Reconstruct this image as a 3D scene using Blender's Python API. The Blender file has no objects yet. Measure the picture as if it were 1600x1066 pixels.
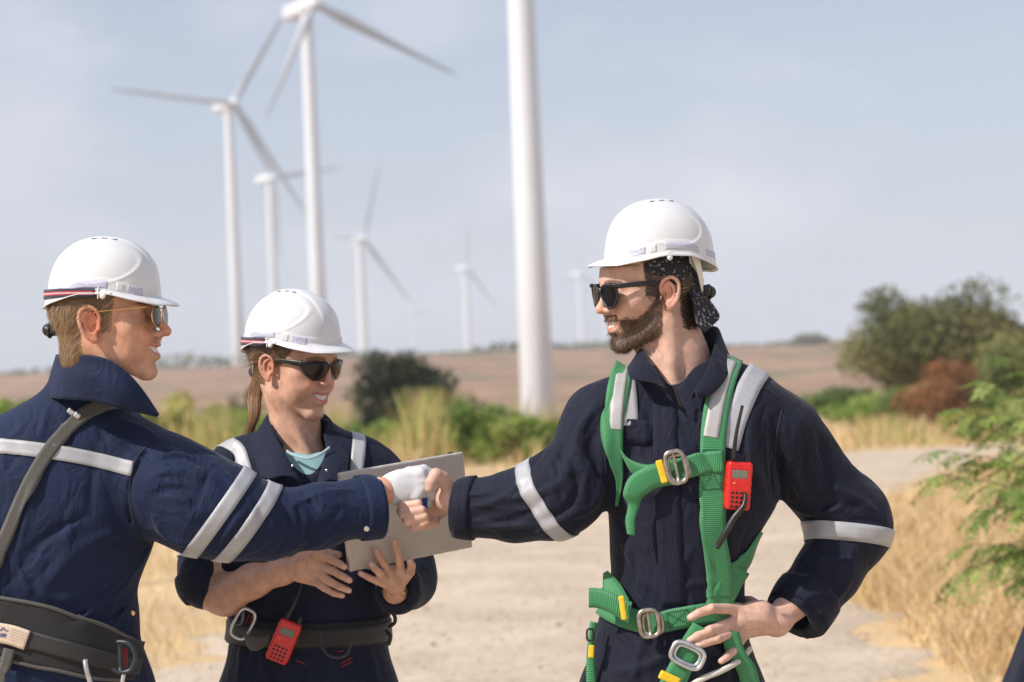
import bpy, math, random
import numpy as np
from mathutils import Vector, Matrix
SC = bpy.context.scene
COL = SC.collection
# ------------------------------------------------------------------ camera
FPX = 3111.0                      # focal length in pixels of the 1600 px wide photograph (70 mm)
CAMZ = 1.52
PITCH = math.radians(0.74); ROLL = math.radians(2.4)
fwd = np.array([0.0, math.cos(PITCH), math.sin(PITCH)])
r0 = np.array([1.0, 0.0, 0.0]); u0 = np.cross(r0, fwd)
RT = math.cos(ROLL)*r0 - math.sin(ROLL)*u0
UP = math.sin(ROLL)*r0 + math.cos(ROLL)*u0
FW = fwd
CAM = np.array([0.0, 0.0, CAMZ])
cd = bpy.data.cameras.new('camera'); cam = bpy.data.objects.new('camera', cd); COL.objects.link(cam)
cd.lens = 70.0; cd.sensor_width = 36.0; cd.clip_start = 0.1; cd.clip_end = 20000
cd.dof.use_dof = True; cd.dof.focus_distance = 3.82; cd.dof.aperture_fstop = 4.0
m = Matrix.Identity(4)
for i in range(3):
    m[i][0] = RT[i]; m[i][1] = UP[i]; m[i][2] = -FW[i]; m[i][3] = CAM[i]
cam.matrix_world = m
SC.camera = cam
# ------------------------------------------------------------------ sun and sky
SUN_EL = math.radians(43); SUN_AZ = math.radians(-122)      # azimuth measured from +Y towards +X
sdir = Vector((math.sin(SUN_AZ)*math.cos(SUN_EL), math.cos(SUN_AZ)*math.cos(SUN_EL), math.sin(SUN_EL)))
sl = bpy.data.lights.new('sun', 'SUN'); sun = bpy.data.objects.new('sun', sl); COL.objects.link(sun)
sl.energy = 4.9; sl.angle = math.radians(0.6); sl.color = (1.0, 0.94, 0.86)
sun.rotation_euler = sdir.to_track_quat('Z', 'Y').to_euler()
wd = bpy.data.worlds.new('World'); SC.world = wd; wd.use_nodes = True
nt = wd.node_tree; nt.nodes.clear(); N = nt.nodes.new; L = nt.links.new
out = N('ShaderNodeOutputWorld'); bg = N('ShaderNodeBackground'); bg.inputs['Strength'].default_value = 0.12
sky = N('ShaderNodeTexSky'); sky.sky_type = 'NISHITA'; sky.sun_disc = False
sky.sun_elevation = SUN_EL; sky.sun_rotation = SUN_AZ; sky.altitude = 200; sky.air_density = 1.0; sky.dust_density = 2.0; sky.ozone_density = 1.3
tc = N('ShaderNodeTexCoord'); mp = N('ShaderNodeMapping'); mp.inputs['Scale'].default_value = (4.0, 4.0, 8.0)
mp.inputs['Rotation'].default_value = (0.0, 0.28, 0.0)
nz = N('ShaderNodeTexNoise'); nz.inputs['Scale'].default_value = 1.3; nz.inputs['Detail'].default_value = 5; nz.inputs['Roughness'].default_value = 0.5
cr = N('ShaderNodeMapRange'); cr.inputs['From Min'].default_value = 0.45; cr.inputs['From Max'].default_value = 0.68; cr.inputs['To Max'].default_value = 0.75
mx = N('ShaderNodeMix'); mx.data_type = 'RGBA'; mx.inputs['B'].default_value = (7.4, 7.0, 7.6, 1)
L(tc.outputs['Generated'], mp.inputs['Vector']); L(mp.outputs[0], nz.inputs['Vector']); L(nz.outputs['Fac'], cr.inputs['Value'])
L(cr.outputs[0], mx.inputs['Factor']); m0 = N('ShaderNodeMix'); m0.data_type = 'RGBA'; m0.inputs['Factor'].default_value = .38; m0.inputs['B'].default_value = (5.0, 5.35, 6.5, 1); L(sky.outputs[0], m0.inputs['A']); L(m0.outputs['Result'], mx.inputs['A']); L(mx.outputs['Result'], bg.inputs['Color']); L(bg.outputs[0], out.inputs['Surface'])
SC.view_settings.view_transform = 'Standard'; SC.view_settings.look = 'None'; SC.view_settings.exposure = 0.04; SC.view_settings.gamma = 1.0
SC.cycles.use_denoising = True
SC.cycles.max_bounces = 6; SC.cycles.diffuse_bounces = 3; SC.cycles.glossy_bounces = 3; SC.cycles.transparent_max_bounces = 12; SC.cycles.volume_bounces = 1
SC.cycles.sample_clamp_indirect = 4.0
import time
# ------------------------------------------------------------------ helpers: points
def W(px, py, d):
    """world point seen at pixel (px, py) of the photograph, d metres in front of the camera plane"""
    return CAM + d*FW + (px-800.0)/FPX*d*RT + (533.0-py)/FPX*d*UP
def mtr(px, d): return px*d/FPX
def nrm(v):
    v = np.asarray(v, float); return v/max(np.linalg.norm(v), 1e-9)
# ------------------------------------------------------------------ helpers: implicit solids
class Fld:
    """an implicit solid: primitives blended one after another"""
    def __init__(s, far=0.12): s.ops = []; s.far = far; s.near = None
    def _a(s, mode, f, lo, hi, k): s.ops.append((mode, f, np.array(lo, float), np.array(hi, float), k)); return s
    def __call__(s, P):
        P = np.asarray(P, float); d = np.full(len(P), s.far)
        if len(P) == 0: return d
        pl, ph = P.min(0), P.max(0)
        if len(P) > 4000 and (ph-pl).max() > .09 and len(s.ops) > 6:
            c = np.floor((P-pl)/.055).astype(np.int64); key = (c[:, 0]*4096+c[:, 1])*4096+c[:, 2]; o = np.argsort(key, kind='stable')
            cut = np.nonzero(np.diff(key[o]))[0]+1
            for ix in np.split(o, cut): d[ix] = s(P[ix])
            return d
        for mode, f, lo, hi, k in s.ops:
            if mode != 'cut':
                g_ = (s.far if s.near is None else k+s.near) if mode in ('add', 'fld') else k+.004
                if (pl > hi+g_).any() or (ph < lo-g_).any(): continue
            if mode == 'fld':
                x = f(P); hit = x < s.far*0.999
                x = x[hit]; a = d[hit]
                h = np.maximum(k-np.abs(a-x), 0)/max(k, 1e-6); d[hit] = np.minimum(a, x)-h*h*k*0.25
                continue
            if mode == 'cut':
                d = np.maximum(d, f(P)); continue
            mg = (s.far if s.near is None else k+s.near) if mode == 'add' else k+0.004
            hit = np.all((P > lo-mg) & (P < hi+mg), axis=1)
            if not hit.any(): continue
            q = P[hit]; x = f(q); a = d[hit]
            if mode == 'add':
                h = np.maximum(k-np.abs(a-x), 0)/max(k, 1e-6); d[hit] = np.minimum(a, x)-h*h*k*0.25
            elif mode == 'sub':
                x = -x; h = np.maximum(k-np.abs(a-x), 0)/max(k, 1e-6); d[hit] = np.maximum(a, x)+h*h*k*0.25
            elif mode == 'dsp':
                d[hit] = a+x
        return d
    def cone(s, a, b, ra, rb, k=0.01, mode='add', flat=1.0, ax=None):
        a = np.array(a, float); b = np.array(b, float); r = max(ra, rb)
        ax_ = FW if ax is None else nrm(ax)
        def f(P):
            v = P-a; w = b-a
            if flat != 1.0:
                v = v+np.outer(v@ax_, ax_)*(1/flat-1); w = w+ax_*(w@ax_)*(1/flat-1)
            t = np.clip((v@w)/max(w@w, 1e-12), 0, 1)
            return (np.linalg.norm(v-t[:, None]*w, axis=1)-(ra+(rb-ra)*t))*(1.0 if flat >= 1 else (1+flat)/2)
        e = r*max(1, flat)
        return s._a(mode, f, np.minimum(a, b)-e, np.maximum(a, b)+e, k)
    def chain(s, pts, rs, k=0.01, mode='add', flat=1.0, ax=None):
        for i in range(len(pts)-1): s.cone(pts[i], pts[i+1], rs[i], rs[i+1], k, mode, flat, ax)
        return s
    def ball(s, c, r, k=0.01, mode='add'):
        c = np.array(c, float)
        return s._a(mode, lambda P: np.linalg.norm(P-c, axis=1)-r, c-r, c+r, k)
    def ell(s, c, r, M=None, k=0.01, mode='add'):
        c = np.array(c, float); r = np.array(r, float); R = np.eye(3) if M is None else np.asarray(M)   # rows = axes
        def f(P):
            q = (P-c)@R.T; k0 = np.linalg.norm(q/r, axis=1); k1 = np.linalg.norm(q/(r*r), axis=1)+1e-9
            return k0*(k0-1)/k1
        e = r.max()
        return s._a(mode, f, c-e, c+e, k)
    def box(s, c, r, M=None, rd=0.003, k=0.0, mode='add'):
        c = np.array(c, float); r = np.array(r, float); R = np.eye(3) if M is None else np.asarray(M)
        def f(P):
            q = np.abs((P-c)@R.T)-(r-rd)
            return np.linalg.norm(np.maximum(q, 0), axis=1)+np.minimum(q.max(axis=1), 0)-rd
        e = np.linalg.norm(r)
        return s._a(mode, f, c-e, c+e, k)
    def loft(s, secs, k=0.02, n=2.3, mode='add'):
        """secs: rows (py, px_left, px_right, depth, half_depth) from top to bottom, read as metres by W"""
        secs = np.array(secs, float); D = secs[:, 3].mean()
        zz = np.array([(533.0-a[0])/FPX*a[3] for a in secs]); xc = np.array([((a[1]+a[2])/2-800)/FPX*a[3] for a in secs])
        ww = np.array([(a[2]-a[1])/2/FPX*a[3] for a in secs]); dc = secs[:, 3]; hd = secs[:, 4]
        o = np.argsort(zz); zz, xc, ww, dc, hd = zz[o], xc[o], ww[o], dc[o], hd[o]
        fz = np.linspace(zz[0], zz[-1], 120)
        def sm(y):
            v = np.interp(fz, zz, y); kz = np.hanning(13); kz /= kz.sum()
            return np.convolve(np.pad(v, 6, mode='edge'), kz, 'valid')
        X, Wd, Dc, Hd = sm(xc), sm(ww), sm(dc), sm(hd)
        def f(P):
            q = P-CAM; x = q@RT; y = q@FW; z = q@UP
            a = np.interp(z, fz, X); b = np.interp(z, fz, Wd); c = np.interp(z, fz, Dc); e = np.interp(z, fz, Hd)
            rho = (np.abs((x-a)/b)**n+np.abs((y-c)/e)**n)**(1/n)
            side = (rho-1)*np.minimum(b, e)*1.1
            cap = np.maximum(zz[0]-z, z-zz[-1])
            return np.where(cap > 0, np.where(side > 0, np.hypot(side, cap), cap), np.maximum(side, cap))
        pts = []
        for i in range(0, 120, 5):
            for sx in (-1, 1):
                for sy in (-1, 1): pts.append(CAM+(X[i]+sx*Wd[i])*RT+(Dc[i]+sy*Hd[i])*FW+fz[i]*UP)
        pts = np.array(pts)
        return s._a(mode, f, pts.min(0), pts.max(0), k)
    def fold(s, a, b, w, h, bend=None):
        """a soft ridge (h > 0) or valley (h < 0) along the curve a-b"""
        a = np.array(a, float); b = np.array(b, float)
        pts = [a, b] if bend is None else [a, np.array(bend, float), b]
        if bend is not None:
            t = np.linspace(0, 1, 7)[:, None]; c = 2*np.array(bend, float)-(a+b)/2
            pts = list((1-t)**2*a+2*t*(1-t)*c+t*t*b)
        n = len(pts)-1
        def f(P):
            best = np.full(len(P), 1e9); tt = np.zeros(len(P))
            for i in range(n):
                v = P-pts[i]; w_ = pts[i+1]-pts[i]; t = np.clip((v@w_)/max(w_@w_, 1e-12), 0, 1)
                dd = np.linalg.norm(v-t[:, None]*w_, axis=1); u = dd < best; best = np.where(u, dd, best); tt = np.where(u, (i+t)/n, tt)
            return -h*(.5*np.exp(-(best/w)**2)+.5*np.exp(-1.7*best/w))*np.clip(np.minimum(tt, 1-tt)*4+0.15, 0, 1)
        P_ = np.array(pts)
        return s._a('dsp', f, P_.min(0)-2.2*w, P_.max(0)+2.2*w, 0)
    def use(s, fld, k=0.004): return s._a('fld', fld, *fld.bounds(), k)
    def cut(s, f): return s._a('cut', f, (0, 0, 0), (0, 0, 0), 0)
    def disp(s, f, lo, hi): return s._a('dsp', f, lo, hi, 0)
    def bounds(s):
        lo = np.min([o[2] for o in s.ops if o[0] in ('add', 'fld')], axis=0); hi = np.max([o[3] for o in s.ops if o[0] in ('add', 'fld')], axis=0)
        return lo, hi

def grad(f, P, e=0.0015):
    g = np.stack([f(P+e*np.eye(3)[i])-f(P-e*np.eye(3)[i]) for i in range(3)], 1)
    return g/np.maximum(np.linalg.norm(g, axis=1), 1e-9)[:, None]

def polygonise(f, h, lo=None, hi=None):
    """sparse surface nets of the implicit solid f with cell size h -> verts, quads"""
    if lo is None: lo, hi = f.bounds()
    lo = np.array(lo, float)-4*h; hi = np.array(hi, float)+4*h
    B = 8; bs = B*h
    nb = np.ceil((hi-lo)/bs).astype(int)
    # two-level search of the blocks the surface passes
    C = 4; nc = np.ceil(nb/C).astype(int)
    gi = np.stack(np.meshgrid(*[np.arange(n) for n in nc], indexing='ij'), -1).reshape(-1, 3)
    cen = lo+(gi+0.5)*bs*C
    keep = gi[f(cen) < bs*C*0.95] if bs*C*0.95 < f.far else gi
    off = np.stack(np.meshgrid(*[np.arange(C)]*3, indexing='ij'), -1).reshape(-1, 3)
    bi = (keep[:, None]*C+off[None]).reshape(-1, 3)
    d = f(lo+(bi+0.5)*bs); bi = bi[np.abs(d) < bs*1.25+0.012]
    o9 = np.stack(np.meshgrid(*[np.arange(B+1)]*3, indexing='ij'), -1).reshape(-1, 3)
    V = []; keys = []; qa = []; f.near = 2.5*h
    S = 200000
    def key(c): return (c[..., 0]*S+c[..., 1])*S+c[..., 2]
    for i0 in range(0, len(bi), 600):
        b = bi[i0:i0+600]
        G = (b[:, None]*B+o9[None])
        val = f((lo+G.reshape(-1, 3)*h)).reshape(len(b), B+1, B+1, B+1)
        ins = val < 0
        s = sum(ins[:, x:B+x, y:B+y, z:B+z].astype(np.int8) for x in (0, 1) for y in (0, 1) for z in (0, 1))
        act = (s > 0) & (s < 8)
        ib, ix, iy, iz = np.nonzero(act)
        if len(ib) == 0: continue
        c = {}
        for x in (0, 1):
            for y in (0, 1):
                for z in (0, 1): c[x, y, z] = val[ib, ix+x, iy+y, iz+z]
        acc = np.zeros((len(ib), 3)); cnt = np.zeros(len(ib))
        for ax in range(3):
            for u in (0, 1):
                for v in (0, 1):
                    p = [u, v]; p.insert(ax, 0); q = list(p); q[ax] = 1
                    a = c[tuple(p)]; e = c[tuple(q)]; cr_ = (a < 0) != (e < 0)
                    t = np.where(cr_, a/np.where(cr_, a-e, 1), 0)
                    pt = np.array(p, float)[None]+t[:, None]*np.eye(3)[ax]
                    acc[cr_] += pt[cr_]; cnt[cr_] += 1
        cell = b[ib]*B+np.stack([ix, iy, iz], 1)
        V.append(lo+(cell+acc/cnt[:, None])*h); keys.append(key(cell))
        for ax in range(3):
            e = [0, 0, 0]; e[ax] = 1
            a = c[0, 0, 0]; d2 = c[tuple(e)]
            m1 = (a < 0) & (d2 >= 0); m2 = (a >= 0) & (d2 < 0)
            o1 = np.zeros(3, int); o1[(ax+1) % 3] = 1; o2 = np.zeros(3, int); o2[(ax+2) % 3] = 1
            for mm, flip in ((m1, False), (m2, True)):
                cc = cell[mm]
                q = np.stack([key(cc), key(cc-o1), key(cc-o1-o2), key(cc-o2)], 1)
                qa.append(q[:, ::-1] if flip else q)
    f.near = None
    V = np.concatenate(V); keys = np.concatenate(keys); Q = np.concatenate(qa)
    o = np.argsort(keys); ks = keys[o]
    idx = np.searchsorted(ks, Q); idx = np.clip(idx, 0, len(ks)-1)
    ok = (ks[idx] == Q).all(1); Q = o[idx[ok]]
    return V, Q

def mesh_np(name, V, Q, mat=None, parent=None, smooth=True, cols=None, mats=None, mi=None, uv=None):
    me = bpy.data.meshes.new(name)
    V = np.asarray(V, np.float32); Q = np.asarray(Q, np.int32); n = Q.shape[1]
    me.vertices.add(len(V)); me.vertices.foreach_set('co', V.ravel())
    me.loops.add(Q.size); me.loops.foreach_set('vertex_index', Q.ravel())
    me.polygons.add(len(Q)); me.polygons.foreach_set('loop_start', np.arange(0, Q.size, n, dtype=np.int32))
    me.polygons.foreach_set('use_smooth', np.full(len(Q), smooth))
    if cols is not None:
        ca = me.color_attributes.new('Col', 'FLOAT_COLOR', 'POINT')
        ca.data.foreach_set('color', np.concatenate([cols, np.ones((len(cols), 1))], 1).astype(np.float32).ravel())
    if uv is not None:
        ul = me.uv_layers.new(name='UVMap'); ul.data.foreach_set('uv', np.asarray(uv, np.float32)[Q.ravel()].ravel())
    for mt in (mats or [mat]):
        if mt is not None: me.materials.append(mt)
    if mi is not None: me.polygons.foreach_set('material_index', np.asarray(mi, np.int32))
    me.update(calc_edges=True); me.validate()
    o = bpy.data.objects.new(name, me); COL.objects.link(o)
    if parent is not None: parent_to(o, parent)
    return o
def parent_to(o, p):
    o.parent = p; o.matrix_parent_inverse = Matrix.Translation(-Vector(world_loc(p)))
def world_loc(o):
    v = Vector(o.location); q = o
    while q.parent is not None:
        q = q.parent; v = v+Vector(q.location)+q_inv(q)
    return v
def q_inv(q): return Vector((0, 0, 0))
def thing(name, label, cat, loc=(0, 0, 0), group=None):
    o = bpy.data.objects.new(name, None); COL.objects.link(o); o.location = [float(v) for v in loc]
    o.empty_display_size = 0.05
    tag(o, label, cat, group); return o
def tag(o, label=None, cat=None, group=None, kind=None):
    if label: o['label'] = label
    if cat: o['category'] = cat
    if group: o['group'] = group
    if kind: o['kind'] = kind
    return o
def smoothed(V, Q, it=1, lam=0.5):
    V = V.copy()
    for _ in range(it):
        s = np.zeros_like(V); c = np.zeros(len(V))
        for i in range(4):
            a = Q[:, i]; b = Q[:, (i+1) % 4]
            for j in range(3):
                s[:, j] += np.bincount(a, V[b, j], len(V))+np.bincount(b, V[a, j], len(V))
            c += np.bincount(a, minlength=len(V))+np.bincount(b, minlength=len(V))
        V += lam*(s/np.maximum(c, 1)[:, None]-V)
    return V
def solid(name, f, h, mat, parent=None, sm=1, paint=None, lo=None, hi=None):
    t_0 = time.time(); V, Q = polygonise(f, h, lo, hi); print('SOLID', name, len(V), round(time.time()-t_0, 2))
    if sm: V = smoothed(V, Q, sm, 0.5)
    return mesh_np(name, V, Q, mat, parent, cols=paint(V) if paint else None)
def trace(f, O, D, far=2.0, it=90):
    """march from points O along D to the surface of f; returns points and hit mask"""
    O = np.asarray(O, float); D = np.asarray(D, float)
    t = np.zeros(len(O)); 
    for _ in range(it):
        d = f(O+t[:, None]*D); t += np.clip(d*0.8, -0.02, 0.08)*(t < far)
    P = O+t[:, None]*D
    return P, (np.abs(f(P)) < 0.004) & (t < far)
def cr_interp(P, n):
    """Catmull-Rom through rows P (k, ...) -> n rows"""
    P = np.asarray(P, float); k = len(P)
    if k == 2: 
        t = np.linspace(0, 1, n).reshape(-1, *[1]*(P.ndim-1)); return P[0]*(1-t)+P[1]*t
    E = np.concatenate([[2*P[0]-P[1]], P, [2*P[-1]-P[-2]]])
    t = np.linspace(0, k-1, n); i = np.minimum(t.astype(int), k-2); u = (t-i).reshape(-1, *[1]*(P.ndim-1))
    a, b, c, d = E[i], E[i+1], E[i+2], E[i+3]
    return 0.5*((2*b)+(-a+c)*u+(2*a-5*b+4*c-d)*u*u+(-a+3*b-3*c+d)*u**3)
def grid_faces(nu, nv, cu=False, cv=False, off=0):
    i = np.arange(nu if cu else nu-1); j = np.arange(nv if cv else nv-1); I, J = np.meshgrid(i, j, indexing='ij')
    a = I*nv+J; b = ((I+1) % nu)*nv+J; c = ((I+1) % nu)*nv+(J+1) % nv; d = I*nv+(J+1) % nv
    return np.stack([a, b, c, d], -1).reshape(-1, 4)+off
def sheet(name, G, thick, mat, parent=None, nu=24, nv=12, fine=False, uvs=(1, 1), closed_u=False, puff=0.0, both=True):
    """a cloth or metal sheet: G is a coarse grid (nu0, nv0, 3); smooth, with thickness"""
    G = np.asarray(G, float)
    if not fine:
        if closed_u:
            G2 = np.concatenate([G[-2:], G, G[:3]]); k = len(G2)
            R_ = cr_interp(G2, (k-1)*8+1); G = R_[16:16+8*len(G)]
        else: G = cr_interp(G, nu)
        G = np.swapaxes(cr_interp(np.swapaxes(G, 0, 1), nv), 0, 1)
    nu, nv = G.shape[:2]
    du = np.roll(G, -1, 0)-np.roll(G, 1, 0) if closed_u else np.gradient(G, axis=0)
    dv = np.gradient(G, axis=1); n = np.cross(du, dv); n /= np.maximum(np.linalg.norm(n, axis=2, keepdims=True), 1e-9)
    t = np.full((nu, nv, 1), thick/2)
    A = (G+n*t).reshape(-1, 3); Bk = (G-n*t).reshape(-1, 3); m_ = nu*nv
    F1 = grid_faces(nu, nv, closed_u); F2 = F1[:, ::-1]+m_
    Fs = [F1, F2]
    def strip(idx, flip):
        a = np.array(idx); q = np.stack([a[:-1], a[1:], a[1:]+m_, a[:-1]+m_], 1); Fs.append(q if not flip else q[:, ::-1])
    ar = np.arange(nu); ar2 = np.append(ar, 0) if closed_u else ar
    strip(ar2*nv, True); strip(ar2*nv+nv-1, False)
    if not closed_u: strip(np.arange(nv), False); strip((nu-1)*nv+np.arange(nv), True)
    uu, vv = np.meshgrid(np.linspace(0, uvs[0], nu), np.linspace(0, uvs[1], nv), indexing='ij')
    uv = np.stack([uu, vv], -1).reshape(-1, 2); uv = np.concatenate([uv, uv])
    o = mesh_np(name, np.concatenate([A, Bk]), np.concatenate(Fs), mat, parent, uv=uv)
    return o
def drape(name, f, line, width, off, mat, parent=None, d=None, thick=0.0022, dirv=None, n=60, nv=5, front=0.5, uvl=None, widths=None, keep=False, wrap=(0, 0), bend=0.0):
    """a strap laid on the solid f: line = [(px, py)] as seen in the photograph, width in metres"""
    L_ = cr_interp(np.array(line, float), n)
    if dirv is None: dirv = FW
    T = np.gradient(L_, axis=0); T /= np.maximum(np.linalg.norm(T, axis=1, keepdims=True), 1e-6)
    Nn = np.stack([-T[:, 1], T[:, 0]], 1)
    wpx = np.full(n, width/d*FPX) if widths is None else cr_interp(np.array(widths, float).reshape(-1, 1), n)[:, 0]
    s = np.linspace(-0.5, 0.5, nv)
    PX = L_[:, None, :]+Nn[:, None, :]*(s[None, :, None]*wpx[:, None, None])
    O = np.array([W(p[0], p[1], d-front) for p in PX.reshape(-1, 2)]); D = nrm_rows(O-CAM)
    P, hit = trace(f, O, D, far=front+0.6)
    Z = ((P-CAM)@FW).reshape(n, nv); H = hit.reshape(n, nv); mid = nv//2
    rows = np.nonzero(H.sum(1) >= (nv+1)//2)[0]; r0_, r1_ = rows[0], rows[-1]+1
    Z, H, PX = Z[r0_:r1_], H[r0_:r1_], PX[r0_:r1_]; n = len(Z); Z = np.where(H, Z, np.nan)
    for i in range(n):
        ok = ~np.isnan(Z[i])
        if ok.any(): Z[i] = np.interp(np.arange(nv), np.arange(nv)[ok], Z[i][ok])
    ok = ~np.isnan(Z[:, 0])
    for j in range(nv): Z[:, j] = np.interp(np.arange(n), np.arange(n)[ok], Z[:, j][ok])
    k = np.array([1, 2, 3, 2, 1.])/9
    for _ in range(3 if not keep else 1):
        Z = np.stack([np.convolve(np.pad(Z[:, j], 2, mode='edge'), k, 'valid') for j in range(nv)], 1)
    if not keep: Z = Z*0.35+0.65*Z.mean(1, keepdims=True)
    G = np.array([W(p[0], p[1], z) for p, z in zip(PX.reshape(-1, 2), Z.ravel())]).reshape(n, nv, 3)
    nn = grad(f, G.reshape(-1, 3), 0.006).reshape(n, nv, 3)
    lift = np.maximum(off-f(G.reshape(-1, 3)).reshape(n, nv), off*.5)
    lift = np.maximum(lift, lift.mean(1, keepdims=True)); k9 = np.hanning(13)[1:-1]; k9 /= k9.sum(); lift = np.stack([np.convolve(np.pad(lift[:, j], 5, mode='edge'), k9, 'valid') for j in range(nv)], 1); lift = np.minimum(lift, .03)
    G = G+nn*lift[..., None]
    def extend(G, length):
        st = np.linalg.norm(G[0, mid]-G[1, mid]); st = max(st, .003); out = []; p_ = G[0].copy(); t_ = nrm_rows(np.tile(nrm(nrm(G[0, mid]-G[min(3, n-1), mid])+bend*FW), (nv, 1)))
        for _ in range(int(length/st)):
            g_ = grad(f, p_, .004); t_ = nrm_rows(t_-g_*np.sum(t_*g_, 1, keepdims=True)); t_ = np.tile(nrm(t_.mean(0)), (nv, 1)); q = p_+t_*st
            for _k in range(2): g_ = grad(f, q, .004); q = q-g_*(f(q)-off)[:, None]*.8
            out.append(q); p_ = q
        return np.concatenate([np.array(out[::-1]), G]) if out else G
    if wrap[0]: G = extend(G, wrap[0])
    if wrap[1]: G = extend(G[::-1], wrap[1])[::-1]
    n = len(G)
    ln = np.sum(np.linalg.norm(np.diff(G[:, nv//2], axis=0), axis=1))
    return sheet(name, G, thick, mat, parent, fine=True, uvs=(ln, width)), G
def nrm_rows(A): return A/np.maximum(np.linalg.norm(A, axis=1, keepdims=True), 1e-9)
def ring_band(name, f, c, axis, w, off, mat, parent=None, R=0.16, n=72, nv=5, thick=0.002, ref=None, bias=None, arc=None):
    """a band laid round a limb: traced inwards to the solid f in planes square to axis"""
    axis = nrm(axis); ref = nrm(np.cross(axis, FW)) if ref is None else nrm(ref-axis*np.dot(ref, axis)); bn = np.cross(axis, ref)
    G = []
    th = np.linspace(0, 2*np.pi, n, endpoint=False) if arc is None else np.linspace(arc[0], arc[1], n)
    O = []; D = []
    for t in th:
        dr = math.cos(t)*ref+math.sin(t)*bn
        for s in np.linspace(-w/2, w/2, nv):
            O.append(np.array(c)+axis*s+dr*R); D.append(-dr)
    P, hit = trace(f, O, D, far=R)
    r = np.linalg.norm(P-(np.array(O)+np.array(D)*R), axis=1).reshape(len(th), nv)
    kz = np.array([1, 2, 1.])/4
    for j in range(nv):
        r[:, j] = np.convolve(np.pad(r[:, j], 1, mode='wrap' if arc is None else 'edge'), kz, 'valid')
    O = np.array(O).reshape(len(th), nv, 3); D = np.array(D).reshape(len(th), nv, 3)
    G = O+D*(R-(r+off))[..., None]
    return sheet(name, G, thick, mat, parent, fine=True, closed_u=arc is None, uvs=(2*np.pi*r.mean(), w)), G
def tube(name, pts, r, mat, parent=None, seg=10, n=None, closed=False, flat=None, link=True):
    P = np.asarray(pts, float)
    if n:
        P = cr_interp(np.concatenate([P[-2:], P, P[:3]]) if closed else P, n if not closed else n)
        if closed:
            P = np.asarray(pts, float); E = np.concatenate([P[-2:], P, P[:3]]); F_ = cr_interp(E, (len(E)-1)*8+1); P = F_[16:16+8*len(pts)]
    k = len(P); rr = np.full(k, r) if np.isscalar(r) else cr_interp(np.array(r, float).reshape(-1, 1), k)[:, 0]
    T = (np.roll(P, -1, 0)-np.roll(P, 1, 0)) if closed else np.gradient(P, axis=0); T = nrm_rows(T)
    a = nrm(np.cross(T[0], [0.3, 0.2, 0.9])) ; A = []
    for i in range(k):
        a = a-T[i]*np.dot(a, T[i]); a = nrm(a); A.append(a)
    A = np.array(A); Bn = np.cross(T, A)
    th = np.linspace(0, 2*np.pi, seg, endpoint=False)
    V = P[:, None]+rr[:, None, None]*(np.cos(th)[None, :, None]*A[:, None]+np.sin(th)[None, :, None]*Bn[:, None])
    V = V.reshape(-1, 3); Q = grid_faces(k, seg, closed, True)
    if not closed:
        V = np.concatenate([V, P[:1]-T[:1]*rr[0]*0.4, P[-1:]+T[-1:]*rr[-1]*0.4])
        j = np.arange(seg); c0 = np.full(seg, k*seg); c1 = c0+1
        Q = np.concatenate([Q, np.stack([c0, c0, (j+1) % seg, j], 1)[:, [0, 2, 3, 3]]*0+np.stack([c0, (j+1) % seg, j, j], 1)]) if False else Q
        caps = []
        for jj in range(0, seg, 2):
            caps.append([k*seg, (jj+2) % seg, (jj+1) % seg, jj]); b = (k-1)*seg
            caps.append([k*seg+1, b+jj, b+(jj+1) % seg, b+(jj+2) % seg])
        Q = np.concatenate([Q, np.array(caps)])
    if not link: return V, Q
    return mesh_np(name, V, Q, mat, parent)
def join_np(parts):
    V = []; Q = []; o = 0
    for v, q in parts: V.append(v); Q.append(np.asarray(q)+o); o += len(v)
    return np.concatenate(V), np.concatenate(Q)
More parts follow.
